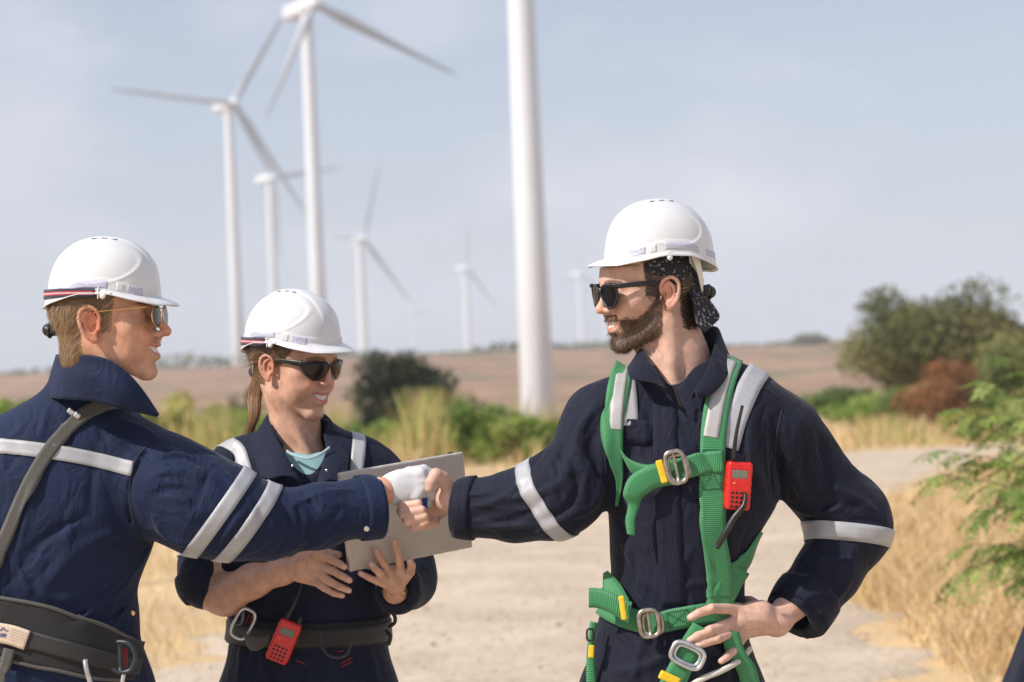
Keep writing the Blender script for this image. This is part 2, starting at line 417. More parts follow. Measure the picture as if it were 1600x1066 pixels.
# ------------------------------------------------------------------ helpers: materials
def mat_new(name):
    m_ = bpy.data.materials.new(name); m_.use_nodes = True; t = m_.node_tree; b = t.nodes['Principled BSDF']
    return m_, t, b
def pmat(name, col, rough=0.6, metal=0.0, spec=0.5, var=0.0, scale=20.0, bump=0.0, bscale=200.0, coat=0.0, sheen=0.0, alpha=1.0, col2=None, detail=4, obj=False, trans=0.0, sss=0.0, lo=0.35, hi=0.65):
    m_, t, b = mat_new(name); N = t.nodes.new; L = t.links.new
    b.inputs['Roughness'].default_value = rough; b.inputs['Metallic'].default_value = metal; b.inputs['Specular IOR Level'].default_value = spec
    b.inputs['Coat Weight'].default_value = coat; b.inputs['Sheen Weight'].default_value = sheen; b.inputs['Sheen Roughness'].default_value = 0.4
    b.inputs['Transmission Weight'].default_value = trans
    tc = N('ShaderNodeTexCoord'); src = tc.outputs['Object']
    if var or col2:
        nz = N('ShaderNodeTexNoise'); nz.inputs['Scale'].default_value = scale; nz.inputs['Detail'].default_value = detail; L(src, nz.inputs['Vector'])
        mr = N('ShaderNodeMapRange'); mr.inputs['From Min'].default_value = lo; mr.inputs['From Max'].default_value = hi; L(nz.outputs['Fac'], mr.inputs['Value'])
        mx = N('ShaderNodeMix'); mx.data_type = 'RGBA'
        c1 = col2 if col2 else [c*(1-var) for c in col]; c0 = [c*(1+var) for c in col] if not col2 else col
        mx.inputs['A'].default_value = (*c0, 1); mx.inputs['B'].default_value = (*c1, 1); L(mr.outputs[0], mx.inputs['Factor']); L(mx.outputs['Result'], b.inputs['Base Color'])
    else: b.inputs['Base Color'].default_value = (*col, 1)
    if bump:
        n2 = N('ShaderNodeTexNoise'); n2.inputs['Scale'].default_value = bscale; n2.inputs['Detail'].default_value = 3; L(src, n2.inputs['Vector'])
        bp = N('ShaderNodeBump'); bp.inputs['Strength'].default_value = bump; bp.inputs['Distance'].default_value = 0.002; L(n2.outputs['Fac'], bp.inputs['Height']); L(bp.outputs[0], b.inputs['Normal'])
    return m_
HAZE = 0.00042
# ------------------------------------------------------------------ terrain
rng = np.random.default_rng(7)
def terr(x, y):
    x = np.asarray(x, float); y = np.asarray(y, float)
    z = np.interp(y, [-50, 30, 60, 120, 260, 350, 600, 640, 900, 1600, 6000], [0, 0, -.7, -2.6, -6.2, -5.0, 5.0, 5.3, -6, -16, -22])
    far = np.clip((y-40)/300, 0, 1)
    z = z+far*(1.0*np.sin(x*.011+y*.004)+.5*np.sin(x*.031+1.7)+.25*np.sin(x*.09+y*.02))
    z = z+np.clip((y-330)/270, 0, 1)*np.clip(-x/500, -1, 1)*-.6
    return z
def ground_mat():
    m_, t, b = mat_new('ground_dry'); N = t.nodes.new; L = t.links.new
    b.inputs['Roughness'].default_value = 0.95; b.inputs['Specular IOR Level'].default_value = 0.15
    tc = N('ShaderNodeTexCoord'); ob = tc.outputs['Object']
    def noise(sc, det, vec=ob, dist=0.0):
        n = N('ShaderNodeTexNoise'); n.inputs['Scale'].default_value = sc; n.inputs['Detail'].default_value = det; n.inputs['Distortion'].default_value = dist; L(vec, n.inputs['Vector']); return n.outputs['Fac']
    def rng_(v, a, c, lo=0, hi=1):
        r = N('ShaderNodeMapRange'); r.inputs['From Min'].default_value = a; r.inputs['From Max'].default_value = c; r.inputs['To Min'].default_value = lo; r.inputs['To Max'].default_value = hi; L(v, r.inputs['Value']); return r.outputs[0]
    def mix(f, A, B_):
        x = N('ShaderNodeMix'); x.data_type = 'RGBA'; L(f, x.inputs['Factor'])
        for k, v in (('A', A), ('B', B_)):
            if isinstance(v, tuple): x.inputs[k].default_value = (*v, 1)
            else: L(v, x.inputs[k])
        return x.outputs['Result']
    sp = N('ShaderNodeSeparateXYZ'); L(ob, sp.inputs[0])
    near = mix(rng_(noise(.55, 5), .38, .62), (.50, .36, .20), (.62, .45, .25))
    near = mix(rng_(noise(2.2, 5, dist=.5), .52, .66), near, (.52, .39, .27))
    near = mix(rng_(noise(1.1, 3), .60, .70), near, (.36, .24, .13))
    # far fields: strips of ploughed red soil, stubble and green
    mp = N('ShaderNodeMapping'); mp.inputs['Scale'].default_value = (.010, .035, 0); L(ob, mp.inputs['Vector'])
    fs = noise(1.0, 5, mp.outputs[0], .6)
    far = mix(rng_(fs, .36, .60), (.24, .13, .085), (.38, .235, .14))
    far = mix(rng_(noise(.05, 6), .53, .62), far, (.15, .14, .06))
    far = mix(rng_(noise(.16, 5), .54, .66), far, (.21, .13, .085))
    c = mix(rng_(sp.outputs['Y'], 90, 240), near, far)
    L(c, b.inputs['Base Color'])
    bp = N('ShaderNodeBump'); bp.inputs['Strength'].default_value = .8; bp.inputs['Distance'].default_value = .04; L(noise(9, 6), bp.inputs['Height']); L(bp.outputs[0], b.inputs['Normal'])
    return m_
def road_mat():
    m_ = pmat('gravel_road', (.55, .455, .35), .95, spec=.15, col2=(.46, .375, .285), scale=1.3, detail=8, bump=.6, bscale=60, lo=.38, hi=.62)
    t = m_.node_tree; b = t.nodes['Principled BSDF']; N = t.nodes.new; L = t.links.new
    old = b.inputs['Base Color'].links[0].from_socket
    tc = N('ShaderNodeTexCoord'); v = N('ShaderNodeTexVoronoi'); v.inputs['Scale'].default_value = 30; L(tc.outputs['Object'], v.inputs['Vector'])
    hs = N('ShaderNodeHueSaturation'); mr = N('ShaderNodeMapRange'); mr.inputs['To Min'].default_value = .8; mr.inputs['To Max'].default_value = 1.15
    L(v.outputs['Color'], mr.inputs['Value']); L(mr.outputs[0], hs.inputs['Value']); L(old, hs.inputs['Color']); L(hs.outputs[0], b.inputs['Base Color'])
    return m_
ys = np.concatenate([np.linspace(-25, 40, 110), np.geomspace(41, 6000, 110)])
xs = np.concatenate([-np.geomspace(12, 3500, 60)[::-1], np.linspace(-11.6, 11.6, 50), np.geomspace(12, 3500, 60)])
GX, GY = np.meshgrid(xs, ys, indexing='ij'); GZ = terr(GX, GY)
tag(mesh_np('ground', np.stack([GX, GY, GZ], -1).reshape(-1, 3), grid_faces(len(xs), len(ys)), ground_mat()), kind='structure')
# the gravel road comes towards the camera and bends away to the right
cl = cr_interp(np.array([(-.2, -12, 2.3), (-.1, 4, 2.2), (.0, 10, 2.0), (.6, 16, 2.1), (1.9, 22, 2.6), (4.6, 27, 2.6), (9.5, 29.3, 2.3), (18, 30.5, 2.2), (40, 33, 2.2)], float), 160)
T = np.gradient(cl[:, :2], axis=0); T /= np.linalg.norm(T, axis=1, keepdims=True); NN = np.stack([T[:, 1], -T[:, 0]], 1)
rows = []
for i in range(160):
    wl = cl[i, 2]*(1+.10*math.sin(i*1.3)+.06*math.sin(i*3.1)); wr = cl[i, 2]*(1+.10*math.sin(i*1.1+2)+.07*math.sin(i*2.7))
    s = np.linspace(-wl, wr, 26); p = cl[i, :2]+NN[i]*s[:, None]; rows.append(p)
R_ = np.array(rows); Z_ = terr(R_[..., 0], R_[..., 1])+.02; Z_[:, [0, -1]] -= .06; Z_[:, [1, -2]] -= .012
tag(mesh_np('road', np.concatenate([R_, Z_[..., None]], -1).reshape(-1, 3), grid_faces(160, 26)[:, ::-1], road_mat()), kind='structure')
def in_road(x, y, mg=0.0):
    d = np.min(np.hypot(x[:, None]-cl[None, :, 0], y[:, None]-cl[None, :, 1])-cl[None, :, 2]-mg, axis=1); return d < 0
# ------------------------------------------------------------------ grass
def vmat(name, rough=.8, trans=0.25):
    m_, t, b = mat_new(name); at = t.nodes.new('ShaderNodeVertexColor'); at.layer_name = 'Col'
    t.links.new(at.outputs['Color'], b.inputs['Base Color']); b.inputs['Roughness'].default_value = rough; b.inputs['Specular IOR Level'].default_value = .2
    tr = t.nodes.new('ShaderNodeBsdfTranslucent'); mx = t.nodes.new('ShaderNodeMixShader'); mx.inputs[0].default_value = trans
    t.links.new(at.outputs['Color'], tr.inputs['Color']); t.links.new(b.outputs[0], mx.inputs[1]); t.links.new(tr.outputs[0], mx.inputs[2])
    t.links.new(mx.outputs[0], t.nodes['Material Output'].inputs['Surface'])
    return m_
MG = vmat('grass_blades'); ML = vmat('leaf_clumps', .6, .3)
def blades(name, x, y, h, w, cols, lean=.35, mat=MG, z=None):
    n = len(x); z = terr(x, y) if z is None else z
    a = rng.uniform(0, 2*np.pi, n); b = rng.uniform(0, 2*np.pi, n); ln = h*lean*rng.uniform(.2, 1.6, n)
    base = np.stack([x, y, z-.02], 1); du = np.stack([np.cos(a), np.sin(a), a*0], 1)*w[:, None]/2
    dl = np.stack([np.cos(b), np.sin(b), b*0], 1)*ln[:, None]; up = np.zeros((n, 3)); up[:, 2] = h
    V = np.stack([base-du, base+du, base+du*.7+dl*.35+up*.55, base-du*.7+dl*.35+up*.55, base+dl+up+du*.15, base+dl+up-du*.15], 1).reshape(-1, 3)
    i = np.arange(n)*6; Q = np.concatenate([np.stack([i, i+1, i+2, i+3], 1), np.stack([i+3, i+2, i+4, i+5], 1)])
    C = np.repeat(cols, 6, axis=0)
    return mesh_np(name, V, Q, mat, smooth=False, cols=C)
def pick(n, pal, var=.15):
    pal = np.array(pal); return np.clip(pal[rng.integers(0, len(pal), n)]*rng.uniform(1-var, 1+var, (n, 1)), 0, 1)
DRY = [(.66, .48, .24), (.74, .57, .33), (.55, .37, .19), (.70, .52, .33), (.60, .47, .22)]
def scatter(n, x0, x1, y0, y1, clump=1.2, thr=0.0, mg=-.15):
    x = rng.uniform(x0, x1, n*3); y = rng.uniform(y0, y1, n*3)
    q = np.sin(x*clump*2.1+1.3*np.sin(y*clump))+np.sin(y*clump*1.7+np.sin(x*clump*1.1)); ok = (~in_road(x, y, mg)) & (q > thr-rng.uniform(0, 1.5, n*3))
    return x[ok][:n], y[ok][:n]
gx, gy = [], []
for n, a in ((26000, (2.0, 7.5, 8.5, 16)), (12000, (3.2, 12, 16, 30)), (7000, (-9, -1.6, 8.5, 26)), (9000, (-14, 5, 26, 36)), (5000, (3, 22, 31, 44))):
    x, y = scatter(n, *a); gx.append(x); gy.append(y)
gx = np.concatenate(gx); gy = np.concatenate(gy); n = len(gx)
pxx = 800+gx/gy*FPX; kk = ~((gy > 25) & (pxx > 640) & (pxx < 1010) & (rng.uniform(size=n) < .85)); gx, gy = gx[kk], gy[kk]; n = len(gx)
tag(blades('dry_grass', gx, gy, rng.uniform(.08, .34, n)*np.where(gy > 25, 1.6, 1), rng.uniform(.006, .014, n)*np.clip(gy/12, 1, 3), pick(n, DRY), .8), kind='stuff')
# tall yellow grass in front of the dark bush
gx, gy = [], []
for px0, px1, d0, d1, k in ((505, 700, 31, 39, 1300), (690, 860, 33, 37, 260), (230, 420, 34, 40, 900), (1330, 1600, 33, 42, 1200)):
    px = rng.uniform(px0, px1, k); d = rng.uniform(d0, d1, k); gx.append((px-800)/FPX*d); gy.append(d)
gx = np.concatenate(gx); gy = np.concatenate(gy); n = len(gx)
cl_h = .75+.45*np.sin(gx*3.1)+.25*np.sin(gx*7.7+1)
tag(blades('tall_dry_grass', gx, gy, np.clip(cl_h*rng.uniform(.6, 1.2, n), .25, 1.35)*np.where(gx > 4, .45, 1), rng.uniform(.02, .05, n), pick(n, [(.60, .44, .20), (.66, .50, .26), (.50, .42, .15), (.34, .38, .10), (.28, .36, .09)]), .22), kind='stuff')
# loose stones and ruts on the road
n = 2600; gy = rng.uniform(8.8, 30, n); k_ = rng.integers(0, 160, n); k_ = np.array([np.argmin(np.abs(cl[:120, 1]-v)) for v in gy]); gx = cl[k_, 0]+rng.uniform(-1, 1, n)*cl[k_, 2]*.98; r = rng.uniform(.004, .013, n)*np.where(rng.uniform(size=n) < .04, 2.0, 1)
P = np.stack([gx, gy, terr(gx, gy)+.024], 1); O6 = np.array([(1, 0, 0), (0, 1, 0), (-1, 0, 0), (0, -1, 0), (0, 0, .7), (0, 0, -.5)]); V = (P[:, None]+O6[None]*r[:, None, None]*rng.uniform(.7, 1.3, (n, 6, 1))).reshape(-1, 3); i = np.arange(n)*6
Q = np.concatenate([np.stack([i+a, i+(a+1) % 4, i+4, i+4], 1) for a in range(4)])[:, :3]
tag(mesh_np('gravel', V, Q, MG, smooth=False, cols=np.repeat(pick(n, [(.50, .40, .32), (.38, .29, .22), (.62, .53, .44), (.30, .22, .16)]), 6, axis=0)), kind='stuff')
# ------------------------------------------------------------------ trees and bushes
bark = pmat('bark', (.16, .11, .075), .9, var=.35, scale=12, bump=.8, bscale=60)
def crown_mesh(c, r, n, leaf, pal, seed, lumps=14, flatb=.5, dens=.75):
    g = np.random.default_rng(seed); c = np.array(c); r = np.array(r)
    u = g.normal(size=(lumps, 3)); u /= np.linalg.norm(u, axis=1, keepdims=True); u[:, 2] = np.where(g.uniform(size=lumps) < flatb, -np.abs(u[:, 2]), np.abs(u[:, 2]))
    lc = c+u*r*g.uniform(.35, .8, (lumps, 1)); lr = g.uniform(.26, .48, lumps)[:, None]*r
    tone = g.uniform(.72, 1.25, lumps); tint = g.integers(0, len(pal), lumps)
    k = g.integers(0, lumps, n); v = g.normal(size=(n, 3)); v /= np.linalg.norm(v, axis=1, keepdims=True)
    P = lc[k]+v*lr[k]*(g.uniform(dens*.5, 1.08, (n, 1)))
    A = g.normal(size=(n, 3)); A /= np.linalg.norm(A, axis=1, keepdims=True); B_ = np.cross(A, g.normal(size=(n, 3))); B_ /= np.linalg.norm(B_, axis=1, keepdims=True)
    s = (leaf*g.uniform(.6, 1.4, n))[:, None]
    V = np.stack([P-A*s, P+B_*s*.45, P+A*s, P-B_*s*.45], 1).reshape(-1, 3); i = np.arange(n)*4; Q = np.stack([i, i+1, i+2, i+3], 1)
    pc = np.array(pal)[np.where(g.uniform(size=n) < .7, tint[k], g.integers(0, len(pal), n))]*(tone[k]*g.uniform(.8, 1.2, n))[:, None]
    return V, Q, np.repeat(np.clip(pc, 0, 1), 4, axis=0), lc
def plant(name, label, cat, px, d, wpx, top, pal, n, leaf, seed, group=None, lumps=14, trunk=False, base=None, deep=.8, flatb=.45):
    x = (px-800)/FPX*d; b0 = np.array([x, d, float(terr(x, d))])
    tp = W(px, top, d); Hh = tp[2]-b0[2]; r = wpx/2/FPX*d
    lo = Hh*(.12 if trunk else -.1)
    c = b0+[0, 0, (Hh+lo)/2]; rr = (r, r*deep, (Hh-lo)/2*1.05)
    V, Q, C, lc = crown_mesh(c, rr, n, leaf, pal, seed, lumps, flatb)
    V[:, 2] = np.maximum(V[:, 2], b0[2]+.02)
    t = thing(name, label, cat, b0, group)
    mesh_np('crown', V, Q, ML, t, smooth=False, cols=C)
    parts = [tube('', [b0-[0, 0, .1], b0+[.05*r, 0, Hh*.3], b0+[0, 0, Hh*.55]], [.05*r+.02, .035*r+.015, .015*r+.008], None, link=False, n=10, seg=8)]
    for q in lc[:10]:
        s0 = b0+[0, 0, Hh*.2]; parts.append(tube('', [s0, (s0+q)/2+[0, 0, .08*Hh], q], [.025*r+.01, .015*r+.006, .006*r+.003], None, link=False, n=8, seg=6))
    v, q = join_np(parts); mesh_np('trunk' if trunk else 'stem', v, q, bark, t)
    return t
OL = [(.15, .17, .065), (.20, .205, .08), (.11, .135, .055), (.25, .235, .10)]
DK = [(.035, .05, .025), (.05, .065, .03), (.028, .04, .022)]
BG = [(.20, .30, .06), (.29, .38, .08), (.14, .23, .05), (.36, .40, .12)]
YG = [(.36, .38, .10), (.46, .41, .15), (.24, .30, .07)]
RD = [(.30, .12, .055), (.36, .17, .08), (.24, .13, .06), (.22, .19, .07)]
plant('tree', 'large olive green spreading tree behind the right side of the dry ground', 'tree', 1448, 58, 300, 428, OL, 15000, .10, 11, lumps=34, trunk=True, flatb=.5)
plant('tree', 'pale green thin tree partly cut by the right frame edge', 'tree', 1590, 62, 120, 480, [(.15, .19, .07), (.12, .15, .06)], 2600, .10, 12, lumps=10, trunk=True)
plant('bush', 'big dark green rounded bush behind the tall yellow grass', 'bush', 603, 55, 185, 550, DK, 9000, .10, 13, lumps=18)
k = 0
for px, d, w_, top, pal, lab in ((262, 40, 150, 612, YG, 'yellow green bush between the collared man and the woman'), (340, 42, 150, 628, BG, 'green bush low behind the woman\'s ponytail'),
        (745, 33, 150, 616, BG, 'bright green bush left of the nearest tower foot'), (690, 34, 90, 640, BG, 'small bright green bush beside the tall yellow grass'), (812, 32.5, 120, 640, BG, 'bright green bush directly in front of the nearest tower foot'),
        (635, 34, 100, 650, YG, 'low yellow green bush above the laptop'), (570, 35, 110, 646, BG, 'low green bush beside the woman\'s far shoulder'), (880, 34, 110, 650, YG, 'yellow green bush at the right foot of the nearest tower'),
        (930, 36, 100, 640, BG, 'green bush behind the bearded man\'s shoulder'), (15, 42, 130, 620, BG, 'green bush at the left frame edge behind the collared man'), (1310, 50, 190, 598, [(.14, .21, .06), (.19, .26, .08)], 'mid green bush at the left foot of the olive tree'),
        (1385, 47, 180, 612, BG, 'green bush low in front of the olive tree'), (1482, 39, 210, 556, RD, 'rusty red brown bush in front of the olive tree'), (1560, 38, 110, 560, [(.16, .2, .06), (.25, .2, .08)], 'green bush beside the rusty bush'),
        (1590, 38, 150, 575, BG, 'bright green bush at the right frame edge'), (1445, 43, 120, 592, BG, 'small green bush left of the rusty bush'), (130, 50, 130, 618, YG, 'pale bush at the left behind the man\'s collar'), (400, 36, 90, 642, BG, 'green bush behind the woman\'s collar'), (1520, 33, 130, 640, YG, 'low yellow green bush below the rusty bush'), (1420, 42, 170, 600, [(.17, .24, .07), (.24, .28, .10)], 'olive bush between the green bush and the rusty bush'), (1570, 45, 170, 505, [(.16, .22, .07), (.22, .27, .09), (.28, .24, .10)], 'tall green and brown bush at the right edge under the thin tree'), (1345, 44, 150, 622, BG, 'bright green bush beyond the bent arm\'s elbow'), (1200, 60, 160, 605, BG, 'green bush hidden mostly behind the bearded man\'s left shoulder'),
        (1255, 590, 70, 522, OL, 'small far bush on the horizon right of the white helmet'), (470, 35, 120, 650, YG, 'yellow green bush low behind the woman\'s shoulders'), (720, 90, 130, 600, [(.20, .22, .08), (.26, .25, .10)], 'pale green bush on the field edge beside the big dark bush'), (450, 75, 150, 606, [(.18, .21, .07), (.25, .25, .09)], 'pale green bush far behind the woman\'s face'), (380, 110, 60, 585, [(.09, .10, .04)], 'grey green bush on the field behind the ponytail')):
    plant('bush', lab, 'bush', px, d, w_, top, pal, 5200 if d < 60 else 1400, .050*d/35, 40+k, lumps=12, group='bushes behind the road'); k += 1
# far-off scrub line along the crest reads as one mass
n = 5000; px = rng.uniform(-40, 1640, n); d = rng.uniform(600, 760, n); hx = (px-800)/FPX*d
hh = np.clip(1.6+1.5*np.sin(hx*.05)+1.4*np.sin(hx*.13+2), .2, 5)*rng.uniform(.2, 1, n)
z = terr(hx, d)+hh
A = rng.normal(size=(n, 3)); A /= np.linalg.norm(A, axis=1, keepdims=True); B_ = np.cross(A, rng.normal(size=(n, 3))); B_ /= np.linalg.norm(B_, axis=1, keepdims=True)
P = np.stack([hx, d, z], 1); s = rng.uniform(.4, 1.3, (n, 1))
V = np.stack([P-A*s, P+B_*s, P+A*s, P-B_*s], 1).reshape(-1, 3); i = np.arange(n)*4
tag(mesh_np('distant_scrub', V, np.stack([i, i+1, i+2, i+3], 1), ML, smooth=False, cols=np.repeat(pick(n, DK+OL), 4, axis=0)), kind='stuff')
# ------------------------------------------------------------------ wind turbines
white = pmat('turbine_white', (.73, .75, .77), .45, var=.03, scale=.05)
blade_shaded = pmat('blade_shaded', (.46, .49, .53), .5, var=.03, scale=.05)  # turbine paint darkened: the blades' shaded side is put into the colour
def turbine(label, top, base, d, nac=None, blades=(), r0=2.1, r1=1.35, yaw=60.0, cat='wind turbine', parts=True):
    """top/base: pixels of the tower ends; d: distance"""
    a = W(top[0], top[1], d); x, y = a[0], a[1]; z0 = float(terr(x, y)); b = np.array([x, y, z0-.5])
    t = thing('wind_turbine', label, cat, (x, y, z0), 'wind turbines on the plain')
    n = 28; th = np.linspace(0, 2*np.pi, n, endpoint=False); hs = np.array([0, .001, .33, .332, .66, .662, 1.0]); H_ = a[2]-b[2]
    V = []
    for i, h in enumerate(hs):
        r = r0+(r1-r0)*h+(.05 if i in (1,) else 0)
        V.append(np.stack([x+r*np.cos(th), y+r*np.sin(th), np.full(n, b[2]+H_*h)], 1))
    V = np.concatenate(V); mesh_np('tower', V, grid_faces(len(hs), n, False, True)[:, ::-1], white, t)
    # nacelle and rotor: the rotor faces right and towards the camera by yaw
    ya = math.radians(yaw); ax = np.array([math.cos(ya), -math.sin(ya), 0.0]); side = np.array([-ax[1], ax[0], 0.0]); up = np.array([0, 0, 1.0])
    c = a+up*1.6; L1, R1 = nac or (11, 1.7)
    f = []
    xs_ = np.linspace(-L1, 3.2, 9); rr = np.array([.55, .85, 1, 1, 1, 1, 1, .95, .75])*R1
    for i, q in enumerate(xs_):
        tt = np.linspace(0, 2*np.pi, 16, endpoint=False); cs = np.sign(np.cos(tt))*np.abs(np.cos(tt))**.5; sn = np.sign(np.sin(tt))*np.abs(np.sin(tt))**.5
        f.append(c+ax*q+rr[i]*(cs[:, None]*side+sn[:, None]*up))
    f = np.concatenate([[c-ax*L1]*16, *[f[i] for i in range(9)], [c+ax*3.2]*16]); mesh_np('nacelle', f, grid_faces(11, 16, False, True), white, t)
    hc = c+ax*4.6; tt = np.linspace(0, 2*np.pi, 16, endpoint=False); f = []
    for q, r in ((-1.4, 0), (-1.4, 1.5), (-.3, 1.7), (.8, 1.3), (1.5, .7), (1.8, 0)): f.append(hc+ax*q+r*(np.cos(tt)[:, None]*side+np.sin(tt)[:, None]*up))
    mesh_np('hub', np.concatenate(f), grid_faces(6, 16, False, True), white, t)
    for ang, bl in blades:
        an = math.radians(ang); rad = math.cos(an)*side+math.sin(an)*up; tan = np.cross(ax, rad); rows = []
        for s, ch, th_, tw in ((0, .9, .9, 0), (.05, .9, .8, .1), (.18, 1.35, .42, .5), (.4, 1.0, .26, .3), (.7, .65, .15, .15), (.93, .4, .07, .05), (1, .08, .03, 0)):
            u = np.linspace(0, 2*np.pi, 12, endpoint=False); cv = math.cos(tw)*tan+math.sin(tw)*ax; tv = -math.sin(tw)*tan+math.cos(tw)*ax
            rows.append(hc+rad*(1+s*bl)+ax*(-.0+1.2*s*s)+(ch*np.cos(u)[:, None]*cv+th_*np.sin(u)[:, None]*tv)*(bl/38))
        mesh_np('blade', np.concatenate(rows), grid_faces(7, 12, False, True), blade_shaded, t)
    return t

turbine('nearest turbine, thick white tower with its foot behind the green bushes', (796, -421), (858, 668), 257, (9, 1.7), ((95, 42), (-25, 42), (215, 42)), 2.15, 1.4)
turbine('second largest turbine, tower right of the woman\'s white helmet, hub near the top edge', (479, 22), (497, 460), 468, (12, 1.9), ((-23, 39), (-117, 30), (100, 36)), 1.95, 1.4)
turbine('leftmost large turbine with a blade pointing level to the left', (357, 172), (372, 570), 615, (11, 1.7), ((176, 39), (58, 39), (-57, 40)), 1.95, 1.35)
turbine('turbine whose hub sits between the two big left towers', (421, 285), (428, 560), 853, (14, 2.0), ((121, 34), (8, 31), (-88, 34)), 2.0, 1.5)
turbine('turbine behind the woman\'s helmet brim, blade pointing straight left', (562, 380), (568, 560), 950, (7, 1.9), ((177, 19), (75, 36), (-53, 38)), 2.2, 1.7)
turbine('pale hazy turbine halfway between the woman and the nearest tower', (727, 424), (735, 560), 1600, (15, 3.2), ((88, 38), (-52, 40), (187, 20)), 2.9, 2.3)
turbine('very faint turbine left of the pale hazy one', (646, 486), (650, 560), 3000, (14, 3), ((100, 40), (-20, 40), (220, 40)), 3.2, 2.4)
turbine('faint turbine just right of the nearest tower, beside the bearded man\'s helmet brim', (906, 432), (912, 548), 1850, (14, 3), ((110, 22), (-40, 30), (200, 30)), 2.9, 2.3)
turbine('faint turbine behind the bearded man\'s sunglasses', (944, 452), (948, 548), 2400, (14, 3), ((70, 40), (-50, 40), (190, 40)), 2.9, 2.3)
turbine('tiny faint turbine beside the leftmost large tower', (353, 492), (356, 570), 3600, (14, 3), ((60, 40), (-60, 40), (180, 40)), 3.2, 2.4)
turbine('tiny faint turbine on the horizon right of the helmet knob', (1203, 492), (1206, 535), 3900, (14, 3), ((90, 40), (-30, 40), (210, 40)), 3.0, 2.4)
turbine('tiny faint turbine on the horizon left of the olive tree', (1284, 494), (1286, 535), 3900, (14, 3), ((70, 40), (-50, 40), (190, 40)), 3.0, 2.4)
# ------------------------------------------------------------------ the dusty air
hz = bpy.data.meshes.new('haze')
x0, x1, y0, y1, z0, z1 = -2500, 2500, -40, 5000, -40, 190
hz.from_pydata([(x, y, z) for z in (z0, z1) for y in (y0, y1) for x in (x0, x1)], [], [(0, 2, 3, 1), (4, 5, 7, 6), (0, 1, 5, 4), (1, 3, 7, 5), (3, 2, 6, 7), (2, 0, 4, 6)])
ho = bpy.data.objects.new('haze', hz); COL.objects.link(ho); tag(ho, kind='stuff')
hm = bpy.data.materials.new('haze_air'); hm.use_nodes = True; t_ = hm.node_tree; t_.nodes.remove(t_.nodes['Principled BSDF'])
pv = t_.nodes.new('ShaderNodeVolumePrincipled'); pv.inputs['Density'].default_value = HAZE; pv.inputs['Color'].default_value = (.79, .885, 1.0, 1); pv.inputs['Anisotropy'].default_value = 0.0
t_.links.new(pv.outputs[0], t_.nodes['Material Output'].inputs['Volume']); hz.materials.append(hm)
# ------------------------------------------------------------------ skin
def skin_mat(name, base, rough=0.55):
    m_, t, b = mat_new(name); N = t.nodes.new; L = t.links.new
    at = N('ShaderNodeVertexColor'); at.layer_name = 'Col'
    tc = N('ShaderNodeTexCoord'); nz = N('ShaderNodeTexNoise'); nz.inputs['Scale'].default_value = 55; nz.inputs['Detail'].default_value = 5; L(tc.outputs['Object'], nz.inputs['Vector'])
    hs = N('ShaderNodeHueSaturation'); mr = N('ShaderNodeMapRange'); mr.inputs['From Min'].default_value = 0.3; mr.inputs['From Max'].default_value = 0.7
    mr.inputs['To Min'].default_value = 0.82; mr.inputs['To Max'].default_value = 1.14; L(nz.outputs['Fac'], mr.inputs['Value']); L(mr.outputs[0], hs.inputs['Value']); L(at.outputs['Color'], hs.inputs['Color'])
    n3 = N('ShaderNodeTexNoise'); n3.inputs['Scale'].default_value = 160; n3.inputs['Detail'].default_value = 4; n3.inputs['Roughness'].default_value = .7; L(tc.outputs['Object'], n3.inputs['Vector'])
    r3 = N('ShaderNodeMapRange'); r3.inputs['From Min'].default_value = .45; r3.inputs['From Max'].default_value = .72; r3.inputs['To Max'].default_value = .38; L(n3.outputs['Fac'], r3.inputs['Value'])
    m3 = N('ShaderNodeMix'); m3.data_type = 'RGBA'; m3.blend_type = 'MULTIPLY'; m3.inputs['B'].default_value = (.92, .60, .52, 1); L(r3.outputs[0], m3.inputs['Factor']); L(hs.outputs['Color'], m3.inputs['A']); L(m3.outputs['Result'], b.inputs['Base Color'])
    b.inputs['Roughness'].default_value = rough; b.inputs['Subsurface Weight'].default_value = 0.12; b.inputs['Subsurface Radius'].default_value = (1.0, 0.35, 0.2); b.inputs['Subsurface Scale'].default_value = 0.006
    b.inputs['Specular IOR Level'].default_value = 0.35
    n2 = N('ShaderNodeTexNoise'); n2.inputs['Scale'].default_value = 420; n2.inputs['Detail'].default_value = 3; L(tc.outputs['Object'], n2.inputs['Vector'])
    bp = N('ShaderNodeBump'); bp.inputs['Strength'].default_value = 0.25; bp.inputs['Distance'].default_value = 0.001; L(n2.outputs['Fac'], bp.inputs['Height']); L(bp.outputs[0], b.inputs['Normal'])
    return m_
class Head:
    """head frame: x forward, y to the person's left, z up, origin between the ear canals"""
    def __init__(s, org, face, up, sc=1.0):
        s.o = np.array(org, float); s.s = sc
        x = nrm(face); z = nrm(np.array(up)-x*np.dot(up, x)); y = np.cross(z, x); s.M = np.stack([x, y, z])
    def p(s, x, y, z): return s.o+s.s*(np.array([x, y, z])@s.M)
    def pp(s, A): return s.o+s.s*(np.asarray(A)@s.M)
    def loc(s, P): return ((np.asarray(P)-s.o)@s.M.T)/s.s
